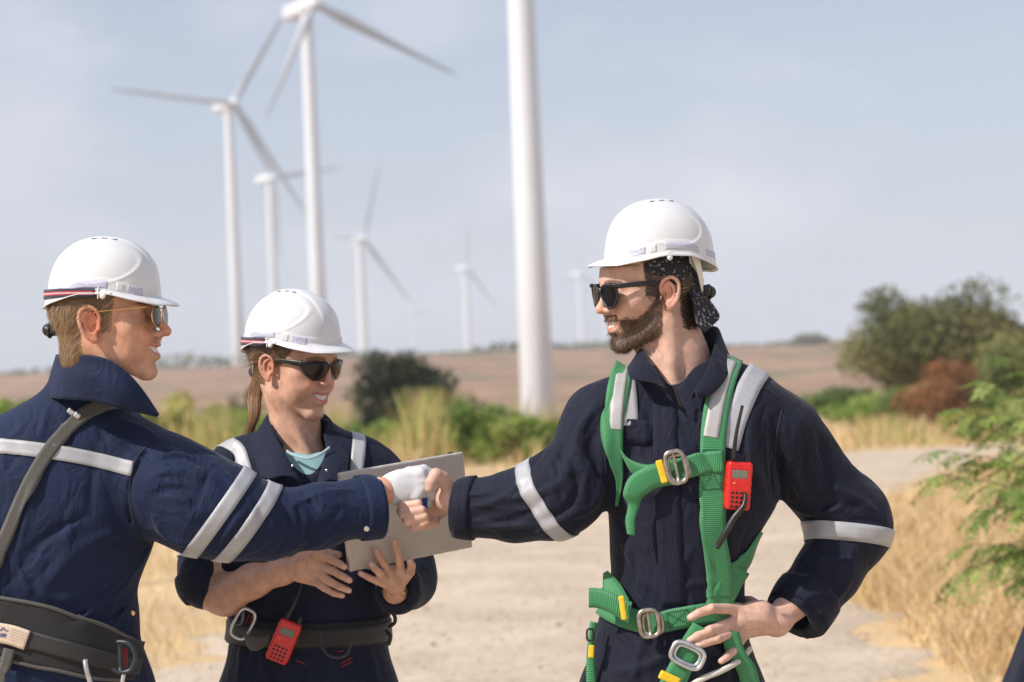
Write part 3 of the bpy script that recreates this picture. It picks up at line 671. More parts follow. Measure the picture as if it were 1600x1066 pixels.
def build_head(f, H, fem=0.0, smile=1.0, nose=1.0):
    p, S, M = H.p, H.s, H.M
    # cranium and face mass
    f.ell(p(-.006, 0, .052), np.array([.098, .0755, .080])*S, M, .02)
    f.ell(p(-.030, 0, .030), np.array([.070, .068, .066])*S, M, .02)
    f.ell(p(.034, 0, .030), np.array([.061, .060, .062])*S, M, .03)
    f.ell(p(.026, 0, -.026), np.array([.060, .053, .058])*S, M, .03)
    jw = .047-.006*fem; jz = -.062+.004*fem
    for y in (-1, 1):
        f.cone(p(.006, y*jw, -.035), p(.012, y*jw*.96, jz), .017*S, .014*S, .02)                 # ramus
        f.cone(p(.012, y*jw*.96, jz), p(.070, y*.015, -.094), .014*S, (.0125-.001*fem)*S, .016)   # jaw line
        f.ball(p(.056, y*.046, -.008), .019*S, .02)                               # cheekbone
        f.ell(p(.070, y*.032, -.030), np.array([.019, .017, .017])*S*(1+.1*smile), M, .016)       # smiling cheek
        f.cone(p(.072, y*.040, .033), p(.087, y*.012, .033), .0105*S*(1-.2*fem), .0095*S*(1-.25*fem), .014)  # brow
    f.ell(p(.076, 0, -.092), np.array([.0165, .021, .0155])*S*(1-.06*fem), M, .014)               # chin
    f.ell(p(.066, 0, -.055), np.array([.030, .030, .030])*S, M, .016)                             # muzzle
    # eye sockets and lids
    for y in (-1, 1):
        f.ell(p(.096, y*.032, .015), np.array([.019, .016, .0115])*S, M, .009, 'sub')
        f.ell(p(.0715, y*.032, .0135), np.array([.0135, .0145, .0125])*S, M, .003)
        f.fold(p(.084, y*.020, .012), p(.081, y*.046, .013), .0022*S, -.0016*S, p(.0865, y*.033, .0095))
        f.fold(p(.083, y*.020, .002), p(.078, y*.046, .004), .003*S, .0012*S, p(.085, y*.033, -.001))
    # nose
    n = nose
    f.cone(p(.084, 0, .030), p(.096, 0, .008), .0085*S, .0078*S, .010)
    f.cone(p(.096, 0, .008), p(.1095*n, 0, -.0165), .0075*S, .0085*S, .008)
    f.ball(p(.1110*n, 0, -.0195), .0088*S*(1-.08*fem), .005)
    for y in (-1, 1):
        f.ell(p(.0985, y*.0118, -.0225), np.array([.0100, .0062, .0068])*S, M, .006)
        f.ell(p(.1015, y*.0065, -.0300), np.array([.0048, .0026, .0028])*S, M, .002, 'sub')
        f.fold(p(.090, y*.0175, -.018), p(.070, y*.038, -.052), .0045*S, -.0026*S*smile, p(.083, y*.028, -.034))  # smile fold
    f.cone(p(.1025, 0, -.0265), p(.096, 0, -.036), .0045*S, .006*S, .006)
    # lips
    w = .0300
    up_ = [p(.0985, 0, -.0440), p(.0965, .010, -.0430), p(.0965, -.010, -.0430)]
    for y in (-1, 1):
        f.chain([p(.0965, 0, -.0445), p(.0945, y*.012, -.0440), p(.0800, y*w, -.0425)], np.array([.0048, .0042, .0022])*S, .004)
        f.chain([p(.0930, 0, -.0655), p(.0910, y*.012, -.0640), p(.0790, y*w, -.0450)], np.array([.0062, .0052, .0022])*S, .005)
    # the open smile and the teeth in it
    for y in (-1, 1):
        f.chain([p(.1000, 0, -.0535), p(.0960, y*.013, -.0520), p(.0830, y*.0265, -.0440)], np.array([.0066, .0058, .0016])*S, .0015, 'sub')
        f.chain([p(.0885, 0, -.0510), p(.0860, y*.012, -.0500), p(.0740, y*.0240, -.0450)], np.array([.0048, .0046, .0028])*S, .0008)
    f.fold(p(.086, .018, -.0765), p(.086, -.018, -.0765), .006*S, -.0025*S, p(.0945, 0, -.0765))
def build_ear(f, H, y, s=1.0):
    p, S = H.p, H.s*s
    # base leaning out and back
    def q(u, v, w): # u forward, v up, w outwards
        return p(-.004+u*s, y*(.0735+w*s-.12*u*s), -.002+v*s)
    f.ell(q(-.004, .002, .004), np.array([.0155, .0035, .027])*S, H.M, .004)
    hel = [q(.011, -.002, .004), q(.014, .014, .007), q(.008, .028, .011), q(-.006, .034, .014), q(-.018, .026, .016), q(-.021, .010, .016), q(-.017, -.008, .014), q(-.008, -.022, .010), q(.003, -.029, .006)]
    hel = list(cr_interp(np.array(hel), 18)); rs = np.interp(np.linspace(0, 1, 18), [0, .2, .5, .8, 1], [.0028, .0036, .0040, .0036, .0048])*S
    f.chain(hel, rs, .002)
    anti = list(cr_interp(np.array([q(-.001, .024, .009), q(-.010, .016, .011), q(-.012, .002, .011), q(-.006, -.013, .009), q(.004, -.017, .008)]), 10))
    f.chain(anti, np.full(10, .0030)*S, .0025)
    f.ell(q(.002, -.026, .006), np.array([.0075, .0042, .0085])*S, H.M, .004)
    f.ball(q(.0115, -.006, .005), .0042*S, .004)
    f.ell(q(.003, -.002, .011), np.array([.0075, .0070, .0105])*S, H.M, .004, 'sub')
def head_paint(H, base, lip, fem=0.0, beard=None, brow=None, ruddy=(1.12, .84, .78)):
    base = np.array(base); lip = np.array(lip)
    def paint(V):
        q = H.loc(V); C = np.tile(base, (len(V), 1))
        def g(c, r): return np.exp(-np.sum(((q-np.array(c))/np.array(r))**2, 1))
        ay = np.stack([q[:, 0], np.abs(q[:, 1]), q[:, 2]], 1)
        def ga(c, r): return np.exp(-np.sum(((ay-np.array(c))/np.array(r))**2, 1))
        rd = np.clip(ga((.07, .038, -.022), (.03, .018, .018))*.8+g((.112, 0, -.018), (.014, .014, .012))*.8+ga((-.004, .08, 0), (.03, .012, .04))*1.1, 0, 1)[:, None]
        C = C*(1-rd)+C*np.array(ruddy)*rd
        # lips follow the mouth line
        zc = -.052+np.clip((np.abs(q[:, 1])/.028)**2, 0, 2)*.0085
        x_ok = (q[:, 0] > .072) & (np.abs(q[:, 1]) < .030)
        tt = np.clip(1-np.abs(q[:, 1])/.030, 0, 1)**.5
        dz = q[:, 2]-zc
        m_ = np.where(x_ok, np.clip((1-np.abs((dz+.002*tt)/(.0138*tt+.002)))*4, 0, 1), 0)
        front = np.interp(np.abs(q[:, 1]), [0, .013, .027], [.0955, .0925, .0815])
        teeth = x_ok & (np.abs(dz+.0002) < .0074*tt+.0008) & (q[:, 0] < front) & (q[:, 0] > .070)
        C = C*(1-m_[:, None])+lip*m_[:, None]
        C[teeth] = (.78, .74, .66)
        # gap colour between lips
        if brow is not None:
            zb = .036-np.clip((ay[:, 1]-.030)/.02, -1, 1)**2*.004
            b = np.clip(1.3-np.abs(q[:, 2]-zb)/.0045, 0, 1)*((ay[:, 1] > .012) & (ay[:, 1] < .052) & (q[:, 0] > .05))
            b = (b*.75)[:, None]; C = C*(1-b)+np.array(brow)*b
        if beard is not None:
            mk, bc = beard; b = mk(q)[:, None]*.8; C = C*(1-b)+np.array(bc)*b
        return np.clip(C, 0, 1)
    return paint

def nailed(paint, spots):
    """fingernails: a paler pink patch at each finger tip"""
    pts = [(W(x, y, d), r) for x, y, d, r in spots]
    def fn(V):
        C = paint(V)
        for p_, r in pts:
            a = np.clip((r-np.linalg.norm(V-p_, axis=1))/(r*.25), 0, 1)[:, None]*.75; C = C*(1-a)+np.array((.74, .50, .44))*a
        return C
    return fn
FW_W = .62; FW_H = 2.5
# ------------------------------------------------------------------ cloth, webbing, plastics
def cloth_mat(name, col, col2, sheen=.08):
    m_ = pmat(name, col, .78, spec=.25, col2=col2, scale=9, detail=5, sheen=sheen)
    t = m_.node_tree; b = t.nodes['Principled BSDF']; N = t.nodes.new; L = t.links.new
    tc = N('ShaderNodeTexCoord'); mp = N('ShaderNodeMapping'); mp.inputs['Scale'].default_value = (1, 1, .55); L(tc.outputs['Object'], mp.inputs['Vector'])
    n1 = N('ShaderNodeTexNoise'); n1.inputs['Scale'].default_value = 26; n1.inputs['Detail'].default_value = 4; n1.inputs['Distortion'].default_value = 1.2; L(mp.outputs[0], n1.inputs['Vector'])
    r1 = N('ShaderNodeMath'); r1.operation = 'SUBTRACT'; r1.inputs[1].default_value = .5; L(n1.outputs['Fac'], r1.inputs[0])
    a1 = N('ShaderNodeMath'); a1.operation = 'ABSOLUTE'; L(r1.outputs[0], a1.inputs[0])
    n2 = N('ShaderNodeTexNoise'); n2.inputs['Scale'].default_value = 900; n2.inputs['Detail'].default_value = 2; L(tc.outputs['Object'], n2.inputs['Vector'])
    b1 = N('ShaderNodeBump'); b1.inputs['Strength'].default_value = .6; b1.inputs['Distance'].default_value = .013; L(a1.outputs[0], b1.inputs['Height'])
    b2 = N('ShaderNodeBump'); b2.inputs['Strength'].default_value = .5; b2.inputs['Distance'].default_value = .0006; L(n2.outputs['Fac'], b2.inputs['Height']); L(b1.outputs[0], b2.inputs['Normal']); L(b2.outputs[0], b.inputs['Normal'])
    return m_
def web_mat(name, col, pitch=.0034, rough=.55, cross=True, stripes=None):
    """woven webbing: ribs run across the strap (uv.x is metres along it, uv.y metres across)"""
    m_, t, b = mat_new(name); N = t.nodes.new; L = t.links.new
    b.inputs['Roughness'].default_value = rough; b.inputs['Sheen Weight'].default_value = .15
    uv = N('ShaderNodeUVMap'); sp = N('ShaderNodeSeparateXYZ'); L(uv.outputs[0], sp.inputs[0])
    w = N('ShaderNodeMath'); w.operation = 'MULTIPLY'; w.inputs[1].default_value = 2*math.pi/pitch; L(sp.outputs['X' if cross else 'Y'], w.inputs[0])
    s = N('ShaderNodeMath'); s.operation = 'SINE'; L(w.outputs[0], s.inputs[0])
    bp = N('ShaderNodeBump'); bp.inputs['Strength'].default_value = .5; bp.inputs['Distance'].default_value = .0008; L(s.outputs[0], bp.inputs['Height']); L(bp.outputs[0], b.inputs['Normal'])
    if stripes:
        rp = N('ShaderNodeValToRGB'); rp.color_ramp.interpolation = 'CONSTANT'; e = rp.color_ramp.elements
        e[0].position = stripes[0][0]; e[0].color = (*stripes[0][1], 1); e[1].position = stripes[1][0]; e[1].color = (*stripes[1][1], 1)
        for p_, c_ in stripes[2:]: q = e.new(p_); q.color = (*c_, 1)
        dv = N('ShaderNodeMath'); dv.operation = 'DIVIDE'; dv.inputs[1].default_value = stripes_w; L(sp.outputs['Y'], dv.inputs[0]); L(dv.outputs[0], rp.inputs[0]); L(rp.outputs[0], b.inputs['Base Color'])
    else:
        mr = N('ShaderNodeMapRange'); mr.inputs['From Min'].default_value = -1; mr.inputs['To Min'].default_value = 0
        L(s.outputs[0], mr.inputs['Value']); mx = N('ShaderNodeMix'); mx.data_type = 'RGBA'; mx.inputs['A'].default_value = (*[c*.72 for c in col], 1); mx.inputs['B'].default_value = (*col, 1); L(mr.outputs[0], mx.inputs['Factor'])
        L(mx.outputs['Result'], b.inputs['Base Color'])
    return m_
stripes_w = .020
M_navy_l = cloth_mat('coverall_blue', (.0085, .018, .056), (.006, .0125, .040))
M_navy_w = cloth_mat('coverall_dark_blue', (.0085, .0135, .034), (.006, .010, .026))
M_navy_r = cloth_mat('coverall_navy', (.0085, .011, .027), (.006, .008, .019))
M_navy_in = pmat('coverall_lining', (.008, .010, .022), .85)
M_band = pmat('reflective_tape', (.37, .375, .40), .42, spec=.6, var=.06, scale=60, bump=.3, bscale=500)
M_green = web_mat('green_webbing', (.045, .255, .095))
M_gband = pmat('harness_tape', (.40, .39, .385), .45, var=.05, scale=60, bump=.25, bscale=500)
M_yel = pmat('yellow_keeper', (.75, .50, .02), .5, var=.08, scale=80)
M_steel = pmat('buckle_steel', (.42, .38, .33), .36, 1.0, var=.25, scale=90, bump=.2, bscale=300)
M_alu = pmat('buckle_aluminium', (.62, .63, .65), .34, 1.0, var=.12, scale=90)
M_black = pmat('black_plastic', (.012, .012, .014), .38, var=.2, scale=50)
M_blackweb = web_mat('black_webbing', (.018, .018, .020), .003)
M_blackpad = pmat('black_padding', (.014, .014, .016), .8, bump=.5, bscale=700, sheen=.2)
M_greyweb = web_mat('grey_webbing', (.085, .078, .070), .0028)
M_redthread = pmat('red_thread', (.42, .02, .03), .7)
M_thread = pmat('dark_thread', (.01, .05, .02), .8)
M_shell = pmat('helmet_shell', (.66, .665, .68), .30, spec=.5, coat=.25, bump=.02, bscale=40)
M_patch = pmat('helmet_patch', (.50, .50, .63), .42, var=.10, scale=420, bump=.5, bscale=620, detail=1)
M_vent = pmat('vent_dark', (.03, .03, .03), .8)
M_cradle = pmat('helmet_cradle', (.72, .71, .68), .5)
M_redcase = pmat('radio_red', (.62, .012, .010), .33, coat=.3, var=.05, scale=60)
M_screen = pmat('radio_screen', (.16, .17, .14), .18)
M_tee = pmat('teal_knit', (.25, .42, .45), .85, var=.08, scale=40, bump=.4, bscale=700)
M_lens = pmat('dark_lens', (.006, .006, .008), .16, spec=.10)
M_gold = pmat('gold_metal', (.85, .55, .22), .25, 1.0)
M_silver = pmat('snap_steel', (.75, .68, .62), .3, 1.0)
M_rope = pmat('rope_white', (.62, .58, .52), .8, bump=.8, bscale=500)
M_hair_b = pmat('hair_blond', (.33, .20, .095), .5, col2=(.20, .115, .05), scale=70)
M_hair_d = pmat('hair_brown', (.17, .085, .042), .45, col2=(.09, .045, .022), scale=60)
M_hair_k = pmat('hair_dark', (.050, .030, .020), .5, col2=(.022, .014, .010), scale=60)
M_beard = pmat('beard_brown', (.11, .058, .032), .6, col2=(.040, .023, .014), scale=70)
# ------------------------------------------------------------------ helmets
def helmet(H, name_label, strap=True, vent_y=0.0, lining=False):
    S = H.s; t = thing('hard_hat', name_label, 'hard hat', H.p(0, 0, .06))
    cx, A, Bw, z0, top = -.016, .124, .106, .052, .176
    nth, nv = 240, 150
    th = np.linspace(0, 2*np.pi, nth, endpoint=False)
    c, s = np.cos(th), np.sin(th)
    ath = np.abs((th+np.pi) % (2*np.pi)-np.pi)                      # 0 front .. pi back
    zr = np.interp(ath, [0, .55, 1.0, 1.35, 1.75, 2.2, 2.7, math.pi], [.046, .046, .050, .056, .052, .034, .018, .013])
    brim = np.interp(ath, [0, .35, .7, 1.0, 1.25, 1.5, 3.2], [.042, .040, .033, .021, .010, .0055, .0055]); drop = np.interp(ath, [0, .6, 1.2, 3.2], [.012, .014, .006, .003])
    def sup(a, e): return np.sign(a)*np.abs(a)**e
    G = np.zeros((nth, nv, 3)); n1 = 100; n2 = 18; n3 = nv-n1-n2
    ph = np.linspace(0.0005, np.pi/2, n1)
    e = .93
    for j in range(n1):
        r = np.sin(ph[j])**e; z = z0+(top-z0)*np.cos(ph[j])**.90
        G[:, j] = np.stack([cx+A*r*sup(c, .95)+.004*np.cos(ph[j]), Bw*r*sup(s, .95), np.full(nth, z)], 1)
    for j in range(n2):
        u = (j+1)/n2; z = z0+(zr-z0)*u; fl = 1+.035*u*u
        G[:, n1+j] = np.stack([cx+A*sup(c, .95)*fl, Bw*sup(s, .95)*fl, z], 1)
    for j in range(n3):
        u = (j+1)/n3; dx = brim*u; lip = .0022*max(0, (u-.85)/.15)
        G[:, n1+n2+j] = np.stack([cx+(A*1.035+dx*np.where(c > 0, 1.0, .9))*sup(c, .95), (Bw*1.035+dx*.75)*sup(s, .95), zr-drop*u**1.3-lip], 1)
    # raised details on the dome
    du = np.roll(G, -1, 0)-np.roll(G, 1, 0); dv = np.gradient(G, axis=1); nn = np.cross(du, dv); nn /= np.maximum(np.linalg.norm(nn, axis=2, keepdims=True), 1e-9)
    X, Y, Z = G[..., 0], G[..., 1], G[..., 2]
    dome = np.zeros((nth, nv)); 
    up_ = Z > z0+.004
    # oval side panels: sunken inside a raised rim
    ex = (X-(cx+.012))/.080; ez = (Z-.113-.10*(X-cx))/.044; rho = np.sqrt(ex**2+ez**2)
    sidey = (np.abs(Y) > .030)
    dome += np.where(up_ & sidey, .0017*np.exp(-((rho-1)*.052/.0030)**2)-.0012/(1+np.exp((rho-1)*40)), 0)
    # crest along the top and the band above the rim
    dome += np.where(up_, .0024/(1+np.exp((np.abs(Y)-.021)*900)), 0)*np.clip((Z-.09)/.03, 0, 1)
    zb = np.interp(ath, [0, .8, 1.35, 1.75, 2.2, 3.2], [.062, .068, .083, .080, .062, .044]); wv = zb[:, None]
    dome += .0018/(1+np.exp((Z-wv)*1400))*(np.arange(nv)[None] < n1+n2)
    sg = -1 if (nn[0, 60]@np.array([1, 0, 0])) < 0 else 1
    G = G+nn*(dome*sg)[..., None]
    Wg = H.pp(G.reshape(-1, 3)).reshape(G.shape)
    sh = sheet('shell', Wg, .0030*S, M_shell, t, fine=True, closed_u=True)
    # textured side patches
    def onshell(a0, a1, zlo, zhi, nm, mat, n=20, off=.0022, m=6):
        rows = []
        for a in np.linspace(a0, a1, n):
            col = []
            for k, zz in enumerate(np.linspace(0, 1, m)):
                zl = np.interp(abs(a), [0, .8, 1.35, 1.75, 2.2, 3.2], [.062, .068, .083, .080, .062, .044])
                zt = zl-.0035-(zhi-zlo)*(1-zz) if zlo is None else zlo+(zhi-zlo)*zz
                col.append(shellpt(a, zt, off))
            rows.append(col)
        return sheet(nm, np.array(rows), .0012*S, mat, t, fine=True, uvs=(1, 1))
    def shellpt(a, z, off):
        i = int(round((a % (2*math.pi))/(2*math.pi)*nth)) % nth; col = G[i, :n1+n2]; o = np.argsort(col[:, 2]); p_ = np.array([np.interp(z, col[o, 2], col[o, k]) for k in range(3)])
        r = nrm([p_[0]-cx, p_[1], max(0, (p_[2]-.09))*1.2]); return H.p(*(p_+r*off))
    def below(a0, a1, h0, h1, mat, nm, n=22):
        rows = []
        for a in np.linspace(a0, a1, n):
            zl = np.interp(abs(a), [0, .8, 1.35, 1.75, 2.2, 3.2], [.062, .068, .083, .080, .062, .044])
            rows.append([shellpt(a, zl-h0-(h1-h0)*k, .0016) for k in np.linspace(0, 1, 6)])
        sheet(nm, np.array(rows), .0014*S, mat, t, fine=True)
    for y in (1, -1):
        below(y*1.30, y*1.95, .005, .021, M_patch, 'grip_patch'); below(y*.62, y*.95, .002, .018, M_patch, 'grip_patch'); below(y*2.15, y*2.7, .004, .018, M_patch, 'grip_patch')
        below(y*1.02, y*1.16, .003, .020, M_shell, 'slot_cover', 6)
    for k in range(3):
        for y in (1, -1):
            x = -.022+k*.0215; yv = y*.0300; an_ = math.atan2(yv/Bw, x/A) % (2*math.pi); rho_ = math.hypot(x/A, yv/Bw)
            i_ = int(round(an_/(2*math.pi)*nth)) % nth; j_ = int(np.argmin(np.abs(np.sin(ph)**e-rho_))); q_ = G[i_, j_]; q2 = G[i_, min(j_+3, n1-1)]
            uz = nrm(np.cross([1, 0, 0], nrm([0, q2[1]-q_[1], q2[2]-q_[2]]))); uz = uz if uz[2] > 0 else -uz; uy = np.cross(uz, [1, 0, 0]); Mv = np.stack([np.array([1, 0, 0])@H.M, uy@H.M, uz@H.M])
            f = Fld(.05); f.box(H.p(*(q_+uz*.0004)), np.array([.0068, .0026, .0022])*S, Mv, .001); solid('vent', f, .0011, M_vent, t, 0)
    # suspension, nape strap and ratchet knob
    rows = []
    for a in np.linspace(math.radians(115), math.radians(245), 25):
        q = abs(math.degrees(a)-180)/65
        zz = -.030+.070*q**1.5; rows.append([H.p(-.012+.100*math.cos(a)*(1+.02*(1-q)), .083*math.sin(a), zz+k) for k in (-.008, 0, .008)])
    sheet('nape_strap', np.array(rows), .003*S, M_cradle, t, nu=50, nv=6)
    for y in (1, -1):
        rows = [[H.p(-.060+k, y*.082, .045), H.p(-.060+k, y*.083, .040)] for k in (-.012, .012)]
        rows = np.array([[H.p(-.072, y*.084, .055), H.p(-.085, y*.074, .010), H.p(-.098, y*.050, -.022)], [H.p(-.048, y*.089, .055), H.p(-.066, y*.082, .018), H.p(-.090, y*.060, -.038)]])
        sheet('cradle_strap', rows, .0025*S, M_cradle, t, nu=8, nv=20)
    f = Fld(); f.box(H.p(-.118, 0, -.034), np.array([.010, .030, .013])*S, H.M, .005)
    f.cone(H.p(-.126, 0, -.036), H.p(-.139, 0, -.038), .015*S, .015*S, .001)
    for k in range(10):
        a = k/10*2*math.pi; f.ball(H.p(-.136, .0165*math.cos(a), -.038+.0165*math.sin(a)), .0036*S, .002)
    solid('ratchet_knob', f, .0022, M_black, t, 0)
    for y in (1, -1):
        f = Fld(.05); f.box(H.p(.012, y*.111, .050), np.array([.007, .0022, .0075])*S, H.M, .002); f.ball(H.p(.012, y*.1115, .042), .0058*S, .004); f.ball(H.p(.012, y*.114, .042), .0022*S, .0, 'sub')
        if strap:
            f.box(H.p(.002, y*.113, .050), np.array([.0016, .0024, .0135])*S, H.M, .001); f.box(H.p(.020, y*.112, .0505), np.array([.012, .002, .0035])*S, H.M, .0015, .002)
        solid('strap_clip', f, .0014, M_cradle, t, 0)
    if strap:
        rows = []
        for a in np.linspace(math.radians(86), math.radians(274), 70):
            dg = abs(math.degrees(a)-180); zz = np.interp(dg, [0, 40, 94], [.040, .043, .050])
            rows.append([H.p(cx+(A*1.035+.0045)*sup(np.array(math.cos(a)), .95), (Bw*1.035+.0045)*sup(np.array(math.sin(a)), .95), zz+k) for k in (-.010, -.005, 0, .005, .010)])
        sheet('elastic_strap', np.array(rows), .0016*S, M_striped, t, fine=True, uvs=(.5, .020))
    return t
M_striped = web_mat('striped_elastic', (0, 0, 0), .002, stripes=[(0, (.015, .018, .045)), (.28, (.42, .03, .05)), (.44, (.62, .58, .58)), (.56, (.42, .03, .05)), (.72, (.015, .018, .045))])
# ------------------------------------------------------------------ hair strands
M_strand, t_s, b_s = mat_new('hair_strand'); at_s = t_s.nodes.new('ShaderNodeVertexColor'); at_s.layer_name = 'Col'; t_s.links.new(at_s.outputs[0], b_s.inputs['Base Color']); b_s.inputs['Roughness'].default_value = .38; b_s.inputs['Specular IOR Level'].default_value = .6
HB = [(.31, .19, .095), (.21, .125, .06), (.13, .075, .035), (.42, .28, .15)]
HD = [(.20, .105, .052), (.12, .060, .030), (.30, .165, .085), (.08, .042, .022)]
HL = [(.36, .20, .10), (.22, .115, .055), (.48, .29, .16), (.14, .07, .035)]
HK = [(.045, .028, .018), (.022, .015, .011), (.075, .048, .030)]
BR = [(.13, .068, .036), (.05, .028, .017), (.20, .11, .06), (.085, .045, .025)]
def strands(name, f, seeds, dirs, ln, w, mat, parent, g, curl=.2, lift=.35, seg=3, jit=.35):
    """short hairs rooted at seeds (on f) running along dirs"""
    n = len(seeds); N0 = grad(f, seeds, .003)
    D = dirs+g.normal(size=(n, 3))*jit*np.linalg.norm(dirs, axis=1, keepdims=True); D = nrm_rows(D-N0*np.sum(D*N0, 1, keepdims=True)*.9)
    ln = np.broadcast_to(ln, (n,))*g.uniform(.7, 1.3, n); S_ = nrm_rows(np.cross(D, N0)); cv = g.normal(size=n)*curl
    V = []
    for k in range(seg+1):
        u = k/seg; p_ = seeds+D*(ln*u)[:, None]+N0*(ln*(lift*u-.0*u*u))[:, None]+S_*(ln*cv*u*u)[:, None]
        ww = w*(1-u*.8)/2; V += [p_-S_*ww, p_+S_*ww]
    V = np.stack(V, 1).reshape(-1, 3); i = np.arange(n)*2*(seg+1)
    Q = np.concatenate([np.stack([i+2*k, i+2*k+1, i+2*k+3, i+2*k+2], 1) for k in range(seg)])
    pal = np.array(mat); C = np.repeat(pal[g.integers(0, len(pal), n)]*g.uniform(.7, 1.3, (n, 1)), 2*(seg+1), axis=0)
    return mesh_np(name, V, Q, M_strand, parent, smooth=False, cols=np.clip(C, 0, 1))
def seed_on(f, H, n, mask, g, box=((-.13, -.1, -.16), (.13, .1, .15))):
    lo, hi = np.array(box); P = g.uniform(lo, hi, (n*14, 3)); Pw = H.pp(P)
    d = f(Pw); k = np.abs(d) < .012; Pw = Pw[k]; G_ = grad(f, Pw, .002)
    for _ in range(3): Pw = Pw-G_*f(Pw)[:, None]; G_ = grad(f, Pw, .002)
    m_ = mask(H.loc(Pw)) > g.uniform(0, 1, len(Pw)); return Pw[m_][:n]
# ------------------------------------------------------------------ hands and limbs
def fingers(f, D0, F_, k=.003):
    """F_: list of fingers, each a list of (px, py, depth, r_mm)"""
    for fg in F_:
        P = [W(a[0], a[1], a[2]) for a in fg]; R_ = [a[3]/1000 for a in fg]
        q = Fld(.12); q.chain(P, R_, .002); f.use(q, k)
def nails(name, lst, parent, col=(.62, .42, .36)):
    pass
def limb(f, pts, k=.03, flat=1.0):
    P = [W(a[0], a[1], a[2]) for a in pts]; R_ = [mtr(a[3], a[2]) for a in pts]
    f.chain(P, R_, k, flat=flat)
def surf(f, px, py, d):
    O = np.array([W(px, py, d-.5)]); D = nrm_rows(O-CAM); P, h = trace(f, O, D, 1.2); return P[0]
def surfs(f, pts, d):
    O = np.array([W(a, b, d-.5) for a, b in pts]); D = nrm_rows(O-CAM); P, h = trace(f, O, D, 1.2)
    z = (P-CAM)@FW; ok = h; 
    if ok.any(): z = np.where(ok, z, np.interp(np.arange(len(z)), np.nonzero(ok)[0], z[ok]))
    return np.array([W(a, b, zz) for (a, b), zz in zip(pts, z)])
def folds(f, lst, d):
    pts = []
    for a in lst: pts += [a[0], a[1]]+([a[4]] if len(a) > 4 else [((a[0][0]+a[1][0])/2, (a[0][1]+a[1][1])/2)])
    P = surfs(f, pts, d)
    for i, a in enumerate(lst): f.fold(P[3*i], P[3*i+1], mtr(a[2], d)*FW_W, a[3]/1000*FW_H, P[3*i+2])
def rumple(f, seed, amp=.0016, freq=24, amp2=.0007):
    g = np.random.default_rng(seed); K = g.normal(size=(7, 3)); K = K/np.linalg.norm(K, axis=1, keepdims=True); K[:, 2] *= .6; ph = g.uniform(0, 6.3, 7); K2 = g.normal(size=(5, 3)); K2 /= np.linalg.norm(K2, axis=1, keepdims=True)
    lo, hi = f.bounds()
    def fn(P):
        w = sum(np.sin(P@(K[i]*freq*.45)+ph[i]) for i in range(3))
        a = sum(np.sin(P@(K[i]*freq)+ph[i]+1.6*w) for i in range(3, 7)); b = sum(np.sin(P@(K2[i]*freq*2.7)+2.1*w+i) for i in range(5))
        c = 1-np.abs(np.sin(P@(K[3]*freq*.8)+1.9*w+.8*a)); e = 1-np.abs(np.sin(P@(K[5]*freq*1.3)+1.5*w-a))
        return -amp*a*.6-amp2*b*.5-amp*.5*(c**3+.7*e**3)
    f.disp(fn, lo, hi)
def buckle(name, c, ax_u, ax_v, w, h, r, mat, parent, bar=True, rnd=2.6, tongue=None):
    """a rectangular frame buckle with rounded corners; ax_u across, ax_v along the long side"""
    u = nrm(ax_u); v = nrm(ax_v-u*np.dot(ax_v, u)); n = np.cross(u, v); a = np.linspace(0, 2*np.pi, 48, endpoint=False)
    P = np.array(c)+np.outer(np.sign(np.cos(a))*np.abs(np.cos(a))**(2/rnd/1.3)*w/2, u)+np.outer(np.sign(np.sin(a))*np.abs(np.sin(a))**(2/rnd/1.3)*h/2, v)
    V, Q = tube('', P, r, None, closed=True, link=False, seg=10)
    parts = [(V, Q)]
    if bar: parts.append(tube('', [np.array(c)-v*h*.45-u*w*.0, np.array(c)+v*h*.45], r*.8, None, link=False, n=6, seg=8))
    V, Q = join_np(parts); return mesh_np(name, V, Q, mat, parent)
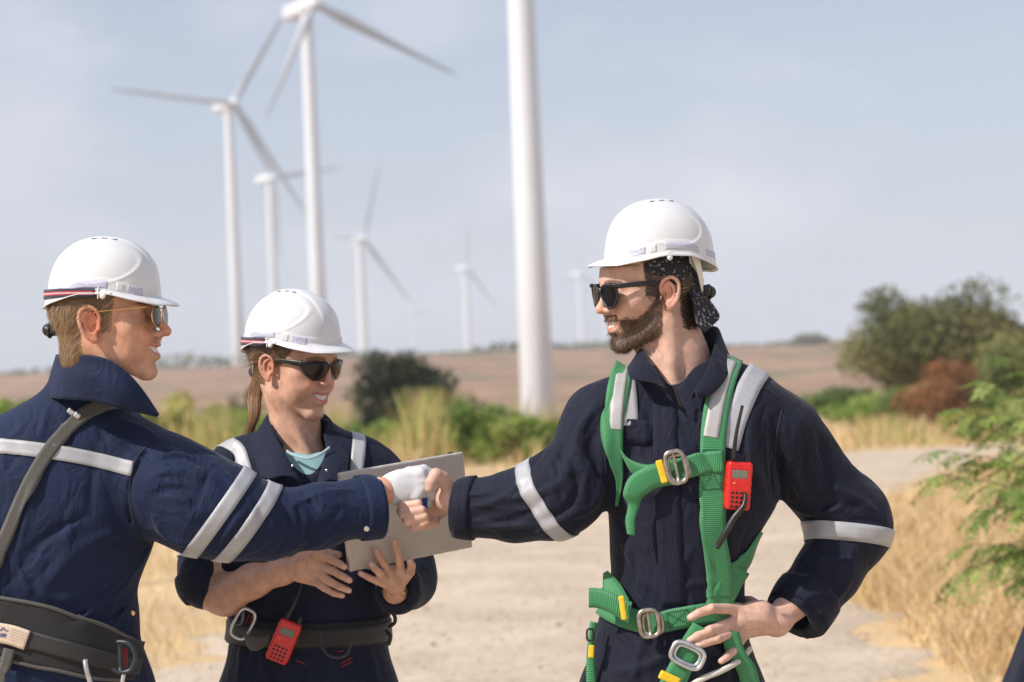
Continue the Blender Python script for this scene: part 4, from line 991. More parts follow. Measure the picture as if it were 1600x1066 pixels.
def radio(label, c, up, right, sc=1.0, antenna=None, lift=.0):
    """hand-held radio: c centre, up and right its axes; front faces the camera"""
    u = nrm(up); r = nrm(right-u*np.dot(right, u)); n = np.cross(r, u); n = n if n@FW < 0 else -n; M = np.stack([r, n, u])
    P = lambda x, y, z: c+sc*(x*r+y*n+z*u)
    t = thing('two_way_radio', label, 'radio', P(0, 0, -.055))
    f = Fld(.05); f.box(P(0, 0, 0), np.array([.0275, .015, .054])*sc, M, .006*sc); f.box(P(0, 0, .0), np.array([.0290, .011, .046])*sc, M, .004*sc, .003)
    f.box(P(0, .0150, .026), np.array([.019, .0016, .0105])*sc, M, .001, .0, 'sub'); f.box(P(0, .016, -.030), np.array([.0205, .0012, .021])*sc, M, .001, 0, 'sub')
    for z in (-.034, -.018, -.002, .014):
        for s in (-1, 1): f.box(P(s*.0290, .004, z), np.array([.0012, .008, .0035])*sc, M, .0008, 0, 'sub')
    solid('case', f, .0016, M_redcase, t, 0)
    f = Fld(.05); f.box(P(0, .0136, .026), np.array([.0185, .0012, .0100])*sc, M, .0008); solid('screen', f, .0015, M_screen, t, 0)
    parts = []
    for i in range(4):
        for j in range(4):
            q = Fld(.05); q.box(P(-.0150+i*.0100, .0150, -.0150-j*.0100), np.array([.0036, .0016, .0030])*sc, M, .0012); parts.append(polygonise(q, .0012))
    V, Q = join_np(parts); mesh_np('keypad', V, Q, M_black, t)
    f = Fld(.05); f.box(P(-.012, .0155, .006), np.array([.0035, .001, .0022])*sc, M, .0006); solid('call_button', f, .001, pmat('button_orange', (.7, .25, .05), .5), t, 0)
    f = Fld(.05); f.cone(P(.0165, 0, .054), P(.0165, 0, .067), .0075*sc, .0068*sc, .001); solid('volume_knob', f, .0015, M_black, t, 0)
    a0 = P(-.0140, 0, .050); a1 = P(-.0140, 0, .064)
    pts = [a0, a1]+([np.array(q) for q in antenna] if antenna else [P(-.014, 0, .20)])
    rs = [.0072*sc, .0068*sc]+list(np.linspace(.0052, .0034, len(pts)-2)*sc)
    tube('antenna', pts, rs, M_black, t, seg=12, n=24)
    return t

def hat_room(f, Hh):
    def fn(P):
        q = Hh.loc(P); e = np.linalg.norm((q-[-.016, 0, .030])/[.1175, .0995, .138], axis=1)
        return np.where(q[:, 2] > .030, (e-1)*.095*Hh.s, -1)
    f.cut(fn)

def crumple(f, d, regions, seed):
    """many small sharp creases: region = (cx, cy, half_w, half_h, angle_deg, count, len_px)"""
    g = np.random.default_rng(seed); L_ = []
    for cx, cy, hw, hh, an, n, ln in regions:
        for _ in range(n):
            x = cx+g.uniform(-hw, hw); y = cy+g.uniform(-hh, hh); a = math.radians(an+g.normal()*16); l = ln*g.uniform(.5, 1.2)/2
            dx, dy = math.cos(a)*l, math.sin(a)*l; b = g.normal()*l*.25
            L_.append(((x-dx, y-dy), (x+dx, y+dy), g.uniform(4, 7), g.choice([-1, 1])*g.uniform(1.0, 2.3), (x-dy/l*b, y+dx/l*b)))
    folds(f, L_, d)

def lens_grid(name, H, yy, zz, xf, parent, mat, n=18, m=10):
    yc = (yy.min()+yy.max())/2; zc = (zz.min()+zz.max())/2; rows = []
    up = zz >= zc; o1 = np.argsort(yy[up]); o2 = np.argsort(yy[~up]); ymin, ymax = yy.min()+1e-4, yy.max()-1e-4
    for y in yc+(ymax-ymin)/2*np.sin(np.linspace(-np.pi/2, np.pi/2, n)):
        hi = np.interp(y, yy[up][o1], zz[up][o1]); lo = np.interp(y, yy[~up][o2], zz[~up][o2]); rows.append([H.p(xf(y, z), y, z) for z in np.linspace(lo, hi, m)])
    return sheet(name, np.array(rows), .0016, mat, parent, fine=True)
# ================================================================== the bearded man on the right
D2 = 3.80
F2 = -math.cos(math.radians(21))*RT-math.sin(math.radians(21))*FW
H2 = Head(W(1014, 459, D2), F2-.13*UP, UP+.04*RT, .93)
H2h = Head(W(1022, 459, D2)+.030*UP, F2-.05*UP, UP+.02*RT, .84)
P2 = thing('person', 'bearded man in navy coverall and bandana, hand on hip, shaking hands', 'person', (W(1075, 1100, D2)[0], D2, 0))
B2 = Fld()
build_head(B2, H2, smile=1.0, nose=1.02); build_ear(B2, H2, 1); build_ear(B2, H2, -1)
B2.chain([H2.p(-.028, 0, -.035), W(1058, 560, D2+.015), W(1078, 625, D2+.02)], [.057, .058, .068], .02)
B2.cone(H2.p(.02, -.02, -.09), W(1045, 625, D2-.05), .018, .014, .03)             # throat muscle
B2.cone(H2.p(-.01, .055, -.06), W(1050, 618, D2-.055), .016, .011, .02)
B2.ell(W(1076, 665, D2), [.135, .075, .085], k=.04)
B2.loft([(640, 985, 1180, 3.80, .075), (800, 985, 1180, 3.79, .095), (940, 975, 1140, 3.79, .09), (1080, 950, 1150, 3.79, .10)], .03)
# right arm to the handshake
limb(B2, [(990, 655, 3.80, 40), (888, 765, 3.745, 32), (800, 788, 3.775, 28), (725, 783, 3.80, 23)], .02)
limb(B2, [(725, 783, 3.80, 22.5), (700, 779, 3.812, 22)], .02)
B2.ell(W(678, 785, 3.833), [.034, .016, .036], np.stack([RT, FW, UP]), .018)
B2.ell(W(662, 790, 3.838), [.026, .014, .036], np.stack([RT, FW, UP]), .012)
HS = 3.80
fingers(B2, D2, [
    [(708, 768, 3.800, 16), (691, 748, 3.785, 14.5), (681, 742, 3.775, 12.8), (673, 754, 3.770, 11.2), (671, 763, 3.771, 9.4)],     # thumb over the glove
    [(676, 790, 3.835, 11), (650, 786, 3.832, 10), (629, 786, 3.815, 9.3), (628, 791, 3.786, 8.8), (654, 787, 3.775, 8.3)],
    [(678, 799, 3.835, 11), (652, 800, 3.832, 10), (627, 799, 3.815, 9.3), (629, 803, 3.780, 8.8), (660, 797, 3.770, 8.0)],
    [(680, 807, 3.830, 11), (655, 813, 3.826, 10), (634, 811, 3.808, 9.0), (637, 815, 3.778, 8.4), (664, 806, 3.770, 7.8)],
    [(680, 814, 3.825, 10), (662, 822, 3.818, 9), (646, 822, 3.802, 8.2), (649, 824, 3.780, 7.6), (667, 815, 3.774, 7.0)]], .0025)
# left arm to the hip, hand spread on the belt
limb(B2, [(1170, 655, 3.80, 40), (1322, 822, 3.87, 32), (1240, 940, 3.77, 24)], .02)
limb(B2, [(1250, 932, 3.775, 23), (1214, 970, 3.735, 22.5)], .02)
B2.chain([W(1212, 972, 3.733), W(1180, 966, 3.712)], [.0245, .026], .015, flat=.75)
B2.chain([W(1190, 955, 3.715), W(1152, 958, 3.694)], [.020, .015], .014); B2.chain([W(1190, 975, 3.715), W(1154, 990, 3.694)], [.020, .014], .014); B2.chain([W(1186, 966, 3.71), W(1152, 974, 3.688)], [.020, .015], .014)
fingers(B2, D2, [
    [(1152, 952, 3.694, 11), (1112, 951, 3.650, 9.3), (1092, 958, 3.643, 8.2), (1079, 965, 3.643, 7.2)],
    [(1150, 970, 3.688, 11), (1110, 985, 3.645, 9.4), (1090, 994, 3.638, 8.4), (1077, 1001, 3.640, 7.3)],
    [(1152, 983, 3.690, 10.5), (1122, 998, 3.648, 9.0), (1100, 1005, 3.640, 8.0), (1087, 1010, 3.640, 7.0)],
    [(1160, 996, 3.696, 10), (1146, 1017, 3.668, 8.4), (1135, 1027, 3.655, 7.4), (1127, 1033, 3.650, 6.5)]], .0035)
fingers(B2, D2, [[(1195, 955, 3.735, 13), (1172, 940, 3.775, 10.5), (1150, 938, 3.83, 9.3)]], .012)
for a, b in (((1205, 962), (1158, 954)), ((1208, 970), (1156, 968)), ((1208, 978), (1158, 984)), ((1206, 984), (1164, 996))):
    folds(B2, [(a, b, 2.2, .9)], 3.72)
for (x, y) in ((1112, 951), (1110, 985), (1122, 998), (1146, 1017)):
    q = surf(B2, x, y, 3.65); B2.fold(q+.006*UP, q-.006*UP, .0014, -.0006); B2.ball(q+.003*FW, .0055, .004)
for (x, y) in ((1079, 965), (1077, 1001), (1087, 1010), (1127, 1033)):
    pass
# legs inside the trousers
for s, px in ((-1, 985), (1, 1112)):
    hip = W(px, 1090, 3.79); B2.chain([hip, [hip[0]+.01*s, 3.80, .52], [hip[0]+.02*s, 3.83, .10]], [.075, .05, .035], .03)
def mk2(q):
    # beard: jaw and chin up to the sideburns, and the moustache
    ay = np.abs(q[:, 1]); top = np.interp(q[:, 0], [-.005, .012, .028, .045, .062, .078, .092], [.000, .004, -.018, -.036, -.046, -.064, -.066])
    b = (q[:, 0] > .004-.15*(q[:, 2]+.02)*(q[:, 2] < -.02)) & (q[:, 0] < .12) & (q[:, 2] < top) & (q[:, 2] > -.118-.0*q[:, 0])
    neckline = q[:, 2] > np.interp(q[:, 0], [0, .03, .07], [-.070, -.098, -.112])
    mou = (q[:, 0] > .070) & (q[:, 2] < -.032) & (q[:, 2] > -.0445-.25*np.clip(ay-.012, 0, 1)) & (ay < .034)
    side = (q[:, 0] > .060) & (ay > .0285) & (q[:, 2] < -.038)
    lipz = (q[:, 0] > .082) & (q[:, 2] > -.068) & (ay < .022) & (q[:, 2] < -.04)
    out = ((b & neckline) | mou | side) & (~lipz | mou) & (ay > .0)
    edge = np.clip((top-q[:, 2])/.012, 0, 1)*.85+.15; edge = np.where(mou, np.clip((.034-ay)/.010, .2, 1), edge); edge = np.where(side & (q[:, 2] < -.044), np.maximum(edge, .9), edge)
    return (out & (np.abs(q).max(1) < .16)).astype(float)*edge
hat_room(B2, H2h)
M_skin2 = skin_mat('skin_fair', None)
bp2 = head_paint(H2, (.60, .385, .30), (.50, .21, .18), beard=(mk2, (.16, .09, .06)), brow=(.05, .03, .02))
body2 = solid('body', B2, .0024, M_skin2, P2, 1, nailed(bp2, [(1080, 963, 3.636, .0055), (1078, 999, 3.633, .0055), (1088, 1008, 3.633, .0055), (1128, 1031, 3.644, .005), (671, 761, 3.762, .0075)]))
g = np.random.default_rng(3)
sd = seed_on(B2, H2, 15000, mk2, g)
q = H2.loc(sd); 
dl = np.stack([.25+0*q[:, 0], np.sign(q[:, 1])*.1, -1.0+0*q[:, 0]], 1); mo = (q[:, 2] > -.05) & (q[:, 0] > .075); dl[mo] = np.stack([-.2*np.ones(mo.sum()), np.sign(q[mo, 1])*.9, -.6*np.ones(mo.sum())], 1)
ln = np.where(mo, .006, np.where(q[:, 2] < -.08, .008, .008))*np.clip((q[:, 0]+.03)/.06, .5, 1.2)
strands('beard', B2, sd, dl@H2.M, ln, .0009, BR, P2, g, curl=.35, lift=.26, jit=.5)
def hk2(q): return ((q[:, 2] > .0) & (q[:, 0] < .040) & (q[:, 2] < .075) & ~((np.abs(q[:, 0]+.006) < .022) & (q[:, 2] < .036)) & ((q[:, 0] > -.03) | (q[:, 2] < .0)) | ((q[:, 0] < -.035) & (q[:, 2] > -.075) & (q[:, 2] < .03))).astype(float)
sd = seed_on(B2, H2, 9000, hk2, g)
strands('hair', B2, sd, np.tile([-1.0, 0, -.45], (len(sd), 1))@H2.M, .016, .0011, HK, P2, g, lift=.15)
# ------------------------------------------------------------------ coverall
C2 = Fld()
C2.loft([(548, 1030, 1118, 3.825, .055), (575, 985, 1165, 3.82, .080), (605, 955, 1205, 3.81, .100), (650, 945, 1222, 3.80, .122), (720, 946, 1222, 3.79, .135), (790, 950, 1212, 3.79, .138), (850, 953, 1176, 3.79, .132), (900, 957, 1165, 3.79, .125), (950, 940, 1163, 3.79, .125), (1010, 924, 1172, 3.79, .130), (1066, 917, 1182, 3.79, .135), (1130, 915, 1190, 3.79, .14)], .03, 2.25)
limb(C2, [(1000, 640, 3.80, 62), (950, 668, 3.775, 66), (886, 762, 3.735, 57), (862, 778, 3.735, 58)], .04)
limb(C2, [(872, 776, 3.735, 60), (800, 791, 3.765, 51), (738, 795, 3.79, 42), (716, 796, 3.795, 40)], .03)
limb(C2, [(1160, 640, 3.80, 62), (1217, 682, 3.81, 61), (1323, 806, 3.865, 60), (1331, 826, 3.868, 58)], .035)
SL2 = Fld(); limb(SL2, [(1330, 828, 3.865, 57), (1294, 893, 3.82, 49), (1256, 943, 3.785, 47), (1245, 960, 3.775, 48)], .02)
def endcut(f, c, axis, R, ln=.12):
    """slice a sleeve square at c (axis points out of the sleeve)"""
    a = nrm(axis); c = np.array(c); M = np.stack([a, nrm(np.cross(a, FW)), nrm(np.cross(a, np.cross(a, FW)))])
    f.box(c+a*ln/2, [ln/2, R, R], M, .001, .0, 'sub')
endcut(SL2, W(1237, 968, 3.775), W(1236, 984, 3.76)-W(1266, 932, 3.80), .085)
SL2.cone(W(1230, 975, 3.76), W(1262, 932, 3.79), .039, .027, .002, 'sub'); C2.use(SL2, .03)
for px in (988, 1110):
    hip = W(px, 1100, 3.79); C2.chain([hip, [hip[0]+.0, 3.80, .52], [hip[0]+.01, 3.83, .09]], [.098, .085, .075], .05)
def cutoff(p_, n_):
    p_ = np.array(p_); n_ = nrm(n_)
    return p_, n_
def endcut(f, c, axis, R, ln=.12):
    """slice a sleeve square at c (axis points out of the sleeve)"""
    a = nrm(axis); c = np.array(c); M = np.stack([a, nrm(np.cross(a, FW)), nrm(np.cross(a, np.cross(a, FW)))])
    f.box(c+a*ln/2, [ln/2, R, R], M, .001, .0, 'sub')
endcut(C2, W(706, 796, 3.795), W(690, 792, 3.80)-W(760, 797, 3.79), .085)
folds(C2, [
    # chest and belly
    ((1000, 640), (1010, 700), 10, 3), ((1048, 640), (1046, 900), 4.5, 2.2), ((985, 720), (1080, 700), 12, 4, (1030, 728)), ((1090, 700), (1140, 790), 12, -4), ((1180, 640), (1196, 780), 12, 7, (1172, 710)),
    ((1205, 650), (1208, 780), 9, -6), ((1085, 850), (1050, 905), 9, 4), ((1165, 830), (1150, 900), 9, -3), ((975, 850), (1010, 925), 11, 5), ((1030, 870), (1035, 940), 8, 4), ((1060, 860), (1045, 940), 8, 5), ((965, 810), (985, 930), 10, -5, (990, 860)),
    ((1000, 780), (1090, 800), 14, 5, (1040, 770)), ((985, 900), (1120, 905), 8, 3, (1050, 915)), ((1120, 780), (1150, 860), 12, 4), ((1000, 1000), (990, 1066), 12, 6), ((1050, 1020), (1110, 1066), 12, -5), ((1060, 1010), (960, 1050), 11, 5, (1010, 1040)), ((1130, 1030), (1135, 1066), 10, 6),
    # near sleeve to the handshake
    ((960, 620), (945, 760), 14, -7, (925, 690)), ((925, 640), (930, 760), 12, 8, (900, 700)), ((900, 660), (912, 760), 11, -6, (880, 715)), ((880, 700), (830, 770), 10, 7, (880, 750)), ((860, 690), (820, 745), 9, -5), ((940, 740), (880, 800), 11, 8, (925, 790)), ((905, 740), (850, 810), 10, -6, (890, 790)),
    ((860, 720), (790, 780), 10, 5, (830, 765)), ((820, 745), (745, 790), 9, 6, (790, 775)), ((860, 770), (760, 815), 9, -5, (810, 810)), ((800, 760), (720, 775), 8, 4), ((840, 820), (740, 825), 8, 5), ((900, 800), (830, 838), 9, 5), ((780, 800), (720, 812), 8, -4),
    # left sleeve
    ((1222, 640), (1228, 780), 10, -8, (1212, 700)), ((1250, 650), (1262, 790), 13, 9, (1236, 720)), ((1280, 680), (1295, 770), 13, -5), ((1235, 790), (1330, 770), 10, 6, (1290, 800)), ((1262, 815), (1350, 790), 9, -6, (1300, 790)), ((1270, 848), (1340, 838), 10, 8, (1300, 828)), ((1262, 872), (1330, 875), 9, -7, (1300, 862)),
    ((1272, 885), (1320, 905), 10, 7, (1290, 880)), ((1300, 760), (1370, 800), 11, 6), ((1300, 880), (1245, 930), 10, 4), ((1330, 860), (1270, 960), 8, 6, (1320, 920)), ((1285, 860), (1250, 900), 8, -4)], 3.75)
crumple(C2, 3.75, [(920, 720, 30, 60, 105, 12, 90), (870, 770, 40, 40, 60, 12, 60), (790, 790, 50, 25, 10, 12, 60), (1300, 800, 50, 35, -10, 12, 70), (1290, 870, 35, 30, 30, 10, 50), (1260, 700, 30, 50, 75, 8, 90),
    (1080, 850, 80, 60, 80, 14, 60), (1050, 930, 70, 20, 85, 12, 40), (1050, 1030, 80, 30, 60, 10, 60), (1030, 700, 50, 60, 85, 8, 80), (1190, 720, 20, 70, 95, 8, 90)], 71)
rumple(C2, 5, .0014, 22)
# neck opening
NO = Fld(); NO.chain([W(1066, 500, D2+.01), W(1066, 600, D2+.0)], [.066, .061], .01); NO.chain([W(1052, 560, D2-.06), W(1050, 618, D2-.115)], [.040, .012], .01)
C2.ops.append(('cut', lambda P: -NO(P)-.0, np.zeros(3), np.zeros(3), 0))
# sleeve mouths
for a, b, r in ((W(700, 790, 3.80), W(745, 795, 3.79), .036),): C2.cone(a, b, r+.002, r-.010, .002, 'sub')
C2.ops = [o for o in C2.ops if o[0] != 'cut']+[o for o in C2.ops if o[0] == 'cut']
cov2 = solid('coverall', C2, .0032, M_navy_r, P2, 1)
# boots
def boots(P_, spots):
    for (x, y) in spots:
        f = Fld(); f.cone([x, y, .16], [x, y, .05], .055, .05, .02); f.cone([x, y, .045], [x+.0, y-.16, .035], .048, .04, .03); f.box([x, y-.06, .012], [.05, .15, .014], None, .01, .01)
        solid('boot', f, .006, M_black, P_, 1)
boots(P2, [(W(982, 1100, 3.79)[0]+.01, 3.84), (W(1116, 1100, 3.79)[0]+.01, 3.84)])
def cuff(P_, f, c, axis, w, label='cuff', mat=M_navy_r, off=.003, th=.004):
    return ring_band('cuff', f, c, axis, w, off, mat, P_, R=.10, n=60, nv=6, thick=th)
cuff(P2, C2, W(724, 796, 3.792), W(700, 794, 3.80)-W(760, 797, 3.785), .042)
cuff(P2, C2, W(1252, 943, 3.784), W(1236, 972, 3.765)-W(1262, 930, 3.80), .050, off=.0015, th=.003)
ring_band('reflective_band', C2, W(852, 775, 3.74), W(800, 806, 3.77)-W(888, 752, 3.735), .032, .0018, M_band, P2, R=.14, n=90)
ring_band('reflective_band', C2, W(1332, 839, 3.86), W(1326, 905, 3.84)-W(1332, 800, 3.865), .034, .0018, M_band, P2, R=.14, n=90)
drape('reflective_stripe', C2, [(1190, 574), (1170, 605), (1150, 655), (1136, 700)], .042, .002, M_band, P2, d=3.72, wrap=(.09, 0), thick=.0014)
drape('reflective_stripe', C2, [(976, 566), (978, 585), (981, 625), (984, 665)], .034, .002, M_band, P2, d=3.72, wrap=(.08, 0), thick=.0014)
# placket, pockets, seams
drape('placket', C2, [(1038, 632), (1040, 720), (1045, 820), (1052, 945)], .045, .001, M_navy_r, P2, d=3.68, thick=.002)
drape('pocket_flap', C2, [(978, 674), (1018, 676)], .045, .0015, M_navy_r, P2, d=3.68, thick=.003)
# collar
def collar(P_, st, mat, name='collar', th=.0028):
    G = [[W(*a), W(*((np.array(a)*.45+np.array(b)*.55))), W(*b), W(*((np.array(b)*.5+np.array(c)*.5))+np.array([0, 0, -.006])), W(*c)] for a, b, c in st]
    G = np.array(G); return sheet(name, G, th, mat, P_, nu=90, nv=26)
collar(P2, [((1052, 628, 3.665), (1042, 612, 3.668), (1032, 600, 3.664)), ((1030, 606, 3.690), (1024, 580, 3.695), (988, 592, 3.668)), ((1012, 584, 3.735), (1008, 555, 3.742), (982, 580, 3.715)),
            ((1010, 572, 3.80), (1004, 540, 3.815), (985, 572, 3.80)), ((1040, 565, 3.885), (1035, 525, 3.890), (1030, 555, 3.905)), ((1085, 560, 3.89), (1085, 512, 3.895), (1092, 545, 3.915)),
            ((1118, 565, 3.83), (1121, 513, 3.84), (1138, 556, 3.84)), ((1114, 585, 3.755), (1116, 545, 3.76), (1138, 582, 3.735)), ((1098, 610, 3.705), (1102, 585, 3.71), (1118, 612, 3.690)), ((1078, 625, 3.672), (1084, 612, 3.674), (1092, 622, 3.668))], M_navy_r)
f = Fld(); f.box(W(1058, 618, 3.66), [.003, .002, .022], np.stack([nrm(RT+.35*UP), FW, nrm(UP-.35*RT)]), .001); solid('zip', f, .002, M_black, P2, 0)
# ------------------------------------------------------------------ things he wears
helmet(H2h, 'white hard hat with patterned bandana under it, worn by the bearded man', strap=False)
# bandana: cloth over the skull under the helmet with a knotted tail at the nape
M_ban = pmat('bandana_print', (.014, .016, .026), .85, col2=(.30, .27, .24), scale=150, detail=2.5, lo=.60, hi=.64)
BD = Fld(); BD.ell(H2.p(-.010, 0, .045), np.array([.101, .0815, .075])*H2.s, H2.M, .01)
BDc = Fld(); BDc.use(BD, .001)
def bcut(P):
    q = H2.loc(P); lo = np.interp(q[:, 0], [-.10, -.06, -.02, .0, .03, .07, .10], [-.03, -.02, .020, .034, .040, .060, .08])
    return np.maximum(lo-q[:, 2], q[:, 0]-.045-.3*(q[:, 2]-.05))
BDc.ops[0] = ('add', BD, *BD.bounds(), .001); BDc.cut(bcut)
hat_room(BDc, H2h)
BDc.cone(H2.p(-.080, .038, .015), H2.p(-.082, .046, -.045), .024, .014, .012, flat=.8); BDc.ball(H2.p(-.078, .050, -.062), .014, .008)
solid('bandana', BDc, .0026, M_ban, P2, 1)
sheet('bandana_tail', np.array([[W(1080, 455, 3.755), W(1108, 470, 3.79)], [W(1084, 480, 3.75), W(1116, 480, 3.79)], [W(1090, 505, 3.742), W(1123, 492, 3.785)], [W(1102, 520, 3.745), W(1122, 500, 3.78)]]), .004, M_ban, P2, nu=20, nv=14)
# sunglasses
def wayfarer(H, label):
    t = thing('sunglasses', label, 'sunglasses', H.p(.1, 0, .015)); S = H.s
    rows = []
    fr = Fld(.05)
    for y in (1, -1):
        # lens outline in the (y, z) plane, bowed back at the sides
        a = np.linspace(0, 2*np.pi, 40, endpoint=False)
        yy = y*(.0335+.0275*np.sign(np.cos(a))*np.abs(np.cos(a))**.55); zz = .009+.0235*np.sign(np.sin(a))*np.abs(np.sin(a))**.6+.0035*np.cos(a)*np.clip(np.sin(a), 0, 1)
        zz = zz-.002; sh = np.where(zz < .008, 1-.35*(.008-zz)/.02, 1.0); yy = y*(.0335)+(yy-y*.0335)*sh
        xx = .1080-.0105*(np.abs(yy)/.06)**2-.06*(.012-zz)*.6
        pts = [H.p(xx[i], yy[i], zz[i]) for i in range(40)]
        V, Q = tube('', pts, .0028*S, None, closed=True, link=False, seg=8)
        rows.append((V, Q))
        lens_grid('lens', H, yy, zz, lambda y_, z_: .1080-.0105*(abs(y_)/.06)**2-.06*(.012-z_)*.6, t, M_lens)
        # temple
        T_ = [H.p(.096, y*.062, .026), H.p(.080, y*.0675, .026), H.p(.030, y*.0745, .024), H.p(-.004, y*.0765, .020), H.p(-.022, y*.0765, .002)]
        G = [[p_+H.M[2]*.0048*S*(1 if i < 3 else .7), p_-H.M[2]*.0048*S*(1 if i < 3 else .7)] for i, p_ in enumerate(T_)]
        sheet('temple', np.array(G), .0035*S, M_black, t, nu=30, nv=4)
    rows.append(tube('', [H.p(.1090, .011, .017), H.p(.1110, 0, .019), H.p(.1090, -.011, .017)], .0030*S, None, link=False, n=8, seg=8))
    for y in (1, -1): rows.append(tube('', [H.p(.1060, y*.040, .0305), H.p(.1010, y*.058, .0290), H.p(.0960, y*.0625, .0265)], [.0035*S, .0045*S, .0038*S], None, link=False, n=8, seg=8))
    V, Q = join_np(rows); mesh_np('frame', V, Q, M_black, t); return t
wayfarer(H2, 'black square sunglasses on the bearded man\'s nose')

for L_, d_, f_ in (([(1222, 640), (1212, 690), (1208, 740), (1214, 785)], 3.7, C2), ([(952, 640), (947, 690), (946, 740)], 3.7, C2), ([(1140, 600), (1180, 600), (1215, 622)], 3.72, C2)):
    drape('seam', f_, L_, .0035, .0006, M_navy_in, P2, d=d_, thick=.0012, nv=3)
# ------------------------------------------------------------------ green fall-arrest harness
HN = thing('safety_harness', 'green webbing safety harness with steel buckles over the bearded man\'s coverall', 'harness', W(1045, 1000, 3.65))
def X_stitch(G, i0, i1, parent, n0=None, mat=M_thread):
    """box-and-cross stitching on a draped strap grid"""
    nu, nv = G.shape[:2]; L_ = []
    def pt(u, v):
        a = i0+(i1-i0)*u; i = int(a); fr_ = a-i; j = v*(nv-1); k = min(int(j), nv-2); fj = j-k
        p_ = (G[i, k]*(1-fj)+G[i, k+1]*fj)*(1-fr_)+(G[i+1, k]*(1-fj)+G[i+1, k+1]*fj)*fr_; return p_+nrm(CAM-p_)*.0022
    parts = []
    for a, b in (((0, .14), (1, .14)), ((0, .86), (1, .86)), ((0, .14), (0, .86)), ((1, .14), (1, .86)), ((0, .14), (1, .86)), ((0, .86), (1, .14))):
        m_ = 13
        for s in range(m_):
            u0, u1 = (s+.1)/m_, (s+.75)/m_
            parts.append(tube('', [pt(a[0]+(b[0]-a[0])*q, a[1]+(b[1]-a[1])*q) for q in (u0, u1)], .00055, None, link=False, seg=6, n=2))
    V, Q = join_np(parts); mesh_np('stitching', V, Q, mat, parent)
wS = .047
sR, GR = drape('strap', C2, [(1146, 548), (1128, 600), (1116, 660), (1112, 740), (1113, 820), (1120, 890), (1122, 932)], wS, .0045, M_green, HN, d=3.69, thick=.0022, n=90, nv=7, wrap=(.10, 0))
drape('reflective_tape', C2, [(1143, 552), (1126, 602), (1114, 660), (1110, 684)], .028, .0064, M_gband, HN, d=3.69, thick=.0008, n=60, wrap=(.10, 0))
sL, GL = drape('strap', C2, [(985, 566), (972, 590), (962, 630), (957, 670), (960, 710), (968, 750), (966, 790)], wS*.86, .0045, M_green, HN, d=3.70, thick=.0025, n=90, nv=7, widths=[34, 34, 34, 32, 26, 14, 6], wrap=(.09, 0))
drape('reflective_tape', C2, [(982, 568), (972, 592), (965, 632), (962, 672)], .021, .0064, M_gband, HN, d=3.70, thick=.0008, n=50, wrap=(.09, 0))
s_, GC = drape('chest_strap', C2, [(1128, 722), (1098, 724), (1068, 732), (1040, 738)], .040, .0065, M_green, HN, d=3.66, thick=.0025, n=40, nv=7)
X_stitch(GR, len(GR)-52, len(GR)-41, HN)
# left part of the chest strap: thin band from the left strap to the buckle, and the loose tail
def ribbon(name, pts, w, mat, parent, tw=None, th=.0016, n=50, nv=5):
    """free strap: pts (px, py, depth); w px widths; tw = direction of its width per point in picture (degrees)"""
    R_ = []
    for i, (x, y, d) in enumerate(pts):
        wv = w[i] if isinstance(w, (list, tuple)) else w; a = math.radians(tw[i]); dd = tw_d[i] if False else 0
        ux, uy = math.cos(a)*wv/2, math.sin(a)*wv/2; R_.append([W(x-ux, y-uy, d), W(x, y, d-.002), W(x+ux, y+uy, d)])
    G = np.array(R_); ln = np.sum(np.linalg.norm(np.diff(G[:, 1], axis=0), axis=1))
    return sheet(name, G, th, mat, parent, nu=n, nv=nv, uvs=(ln, .045))
ribbon('chest_strap', [(970, 706, 3.665), (985, 728, 3.655), (1010, 737, 3.650), (1040, 732, 3.645)], [20, 24, 22, 24], M_green, HN, [70, 75, 88, 80])
ribbon('strap_tail', [(1048, 740, 3.640), (1020, 745, 3.632), (998, 758, 3.628), (988, 775, 3.632), (990, 790, 3.640), (985, 812, 3.636), (986, 836, 3.634)], [37, 37, 38, 30, 18, 16, 12], M_green, HN, [72, 66, 45, 15, 5, -10, 10], n=70)
def keeper(c, w, h, ang, d, parent=HN):
    a = math.radians(ang); u = math.cos(a)*RT-math.sin(a)*UP; v = math.sin(a)*RT+math.cos(a)*UP; f = Fld(.05); f.box(W(c[0], c[1], d), [mtr(w, d)/2, .004, mtr(h, d)/2], np.stack([u, FW, v]), .002); solid('keeper', f, .0016, M_yel, parent, 1)
keeper((1034, 737), 11, 37, -16, 3.634)
a = math.radians(12); uu = math.cos(a)*RT+math.sin(a)*UP; vv = -math.sin(a)*RT+math.cos(a)*UP
buckle('buckle', W(1056, 730, 3.632), uu, vv, mtr(30, 3.63), mtr(50, 3.63), .0044, M_steel, HN)
buckle('buckle_plate', W(1060, 731, 3.636), uu, vv, mtr(30, 3.63), mtr(40, 3.63), .0036, M_steel, HN, bar=False)
# waist belt
s_, GB = drape('waist_belt', C2, [(1155, 958), (1110, 958), (1060, 966), (1018, 974), (990, 968), (965, 958), (945, 945)], .040, .006, M_green, HN, d=3.66, thick=.003, n=80, nv=7)
X_stitch(GB, 22, 31, HN)
ribbon('belt_tail', [(985, 958, 3.655), (955, 942, 3.66), (935, 935, 3.665), (920, 934, 3.67)], [34, 32, 31, 31], M_green, HN, [100, 96, 92, 90])
ribbon('strap', [(962, 925, 3.72), (950, 935, 3.69), (944, 950, 3.668)], [36, 40, 30], M_green, HN, [30, 30, 10])
ribbon('strap', [(946, 894, 3.74), (956, 920, 3.70), (970, 948, 3.664)], [8, 30, 34], M_green, HN, [-30, -30, -40])
keeper((973, 950), 9, 38, -8, 3.640)
a = math.radians(8); uu = math.cos(a)*RT+math.sin(a)*UP; vv = -math.sin(a)*RT+math.cos(a)*UP
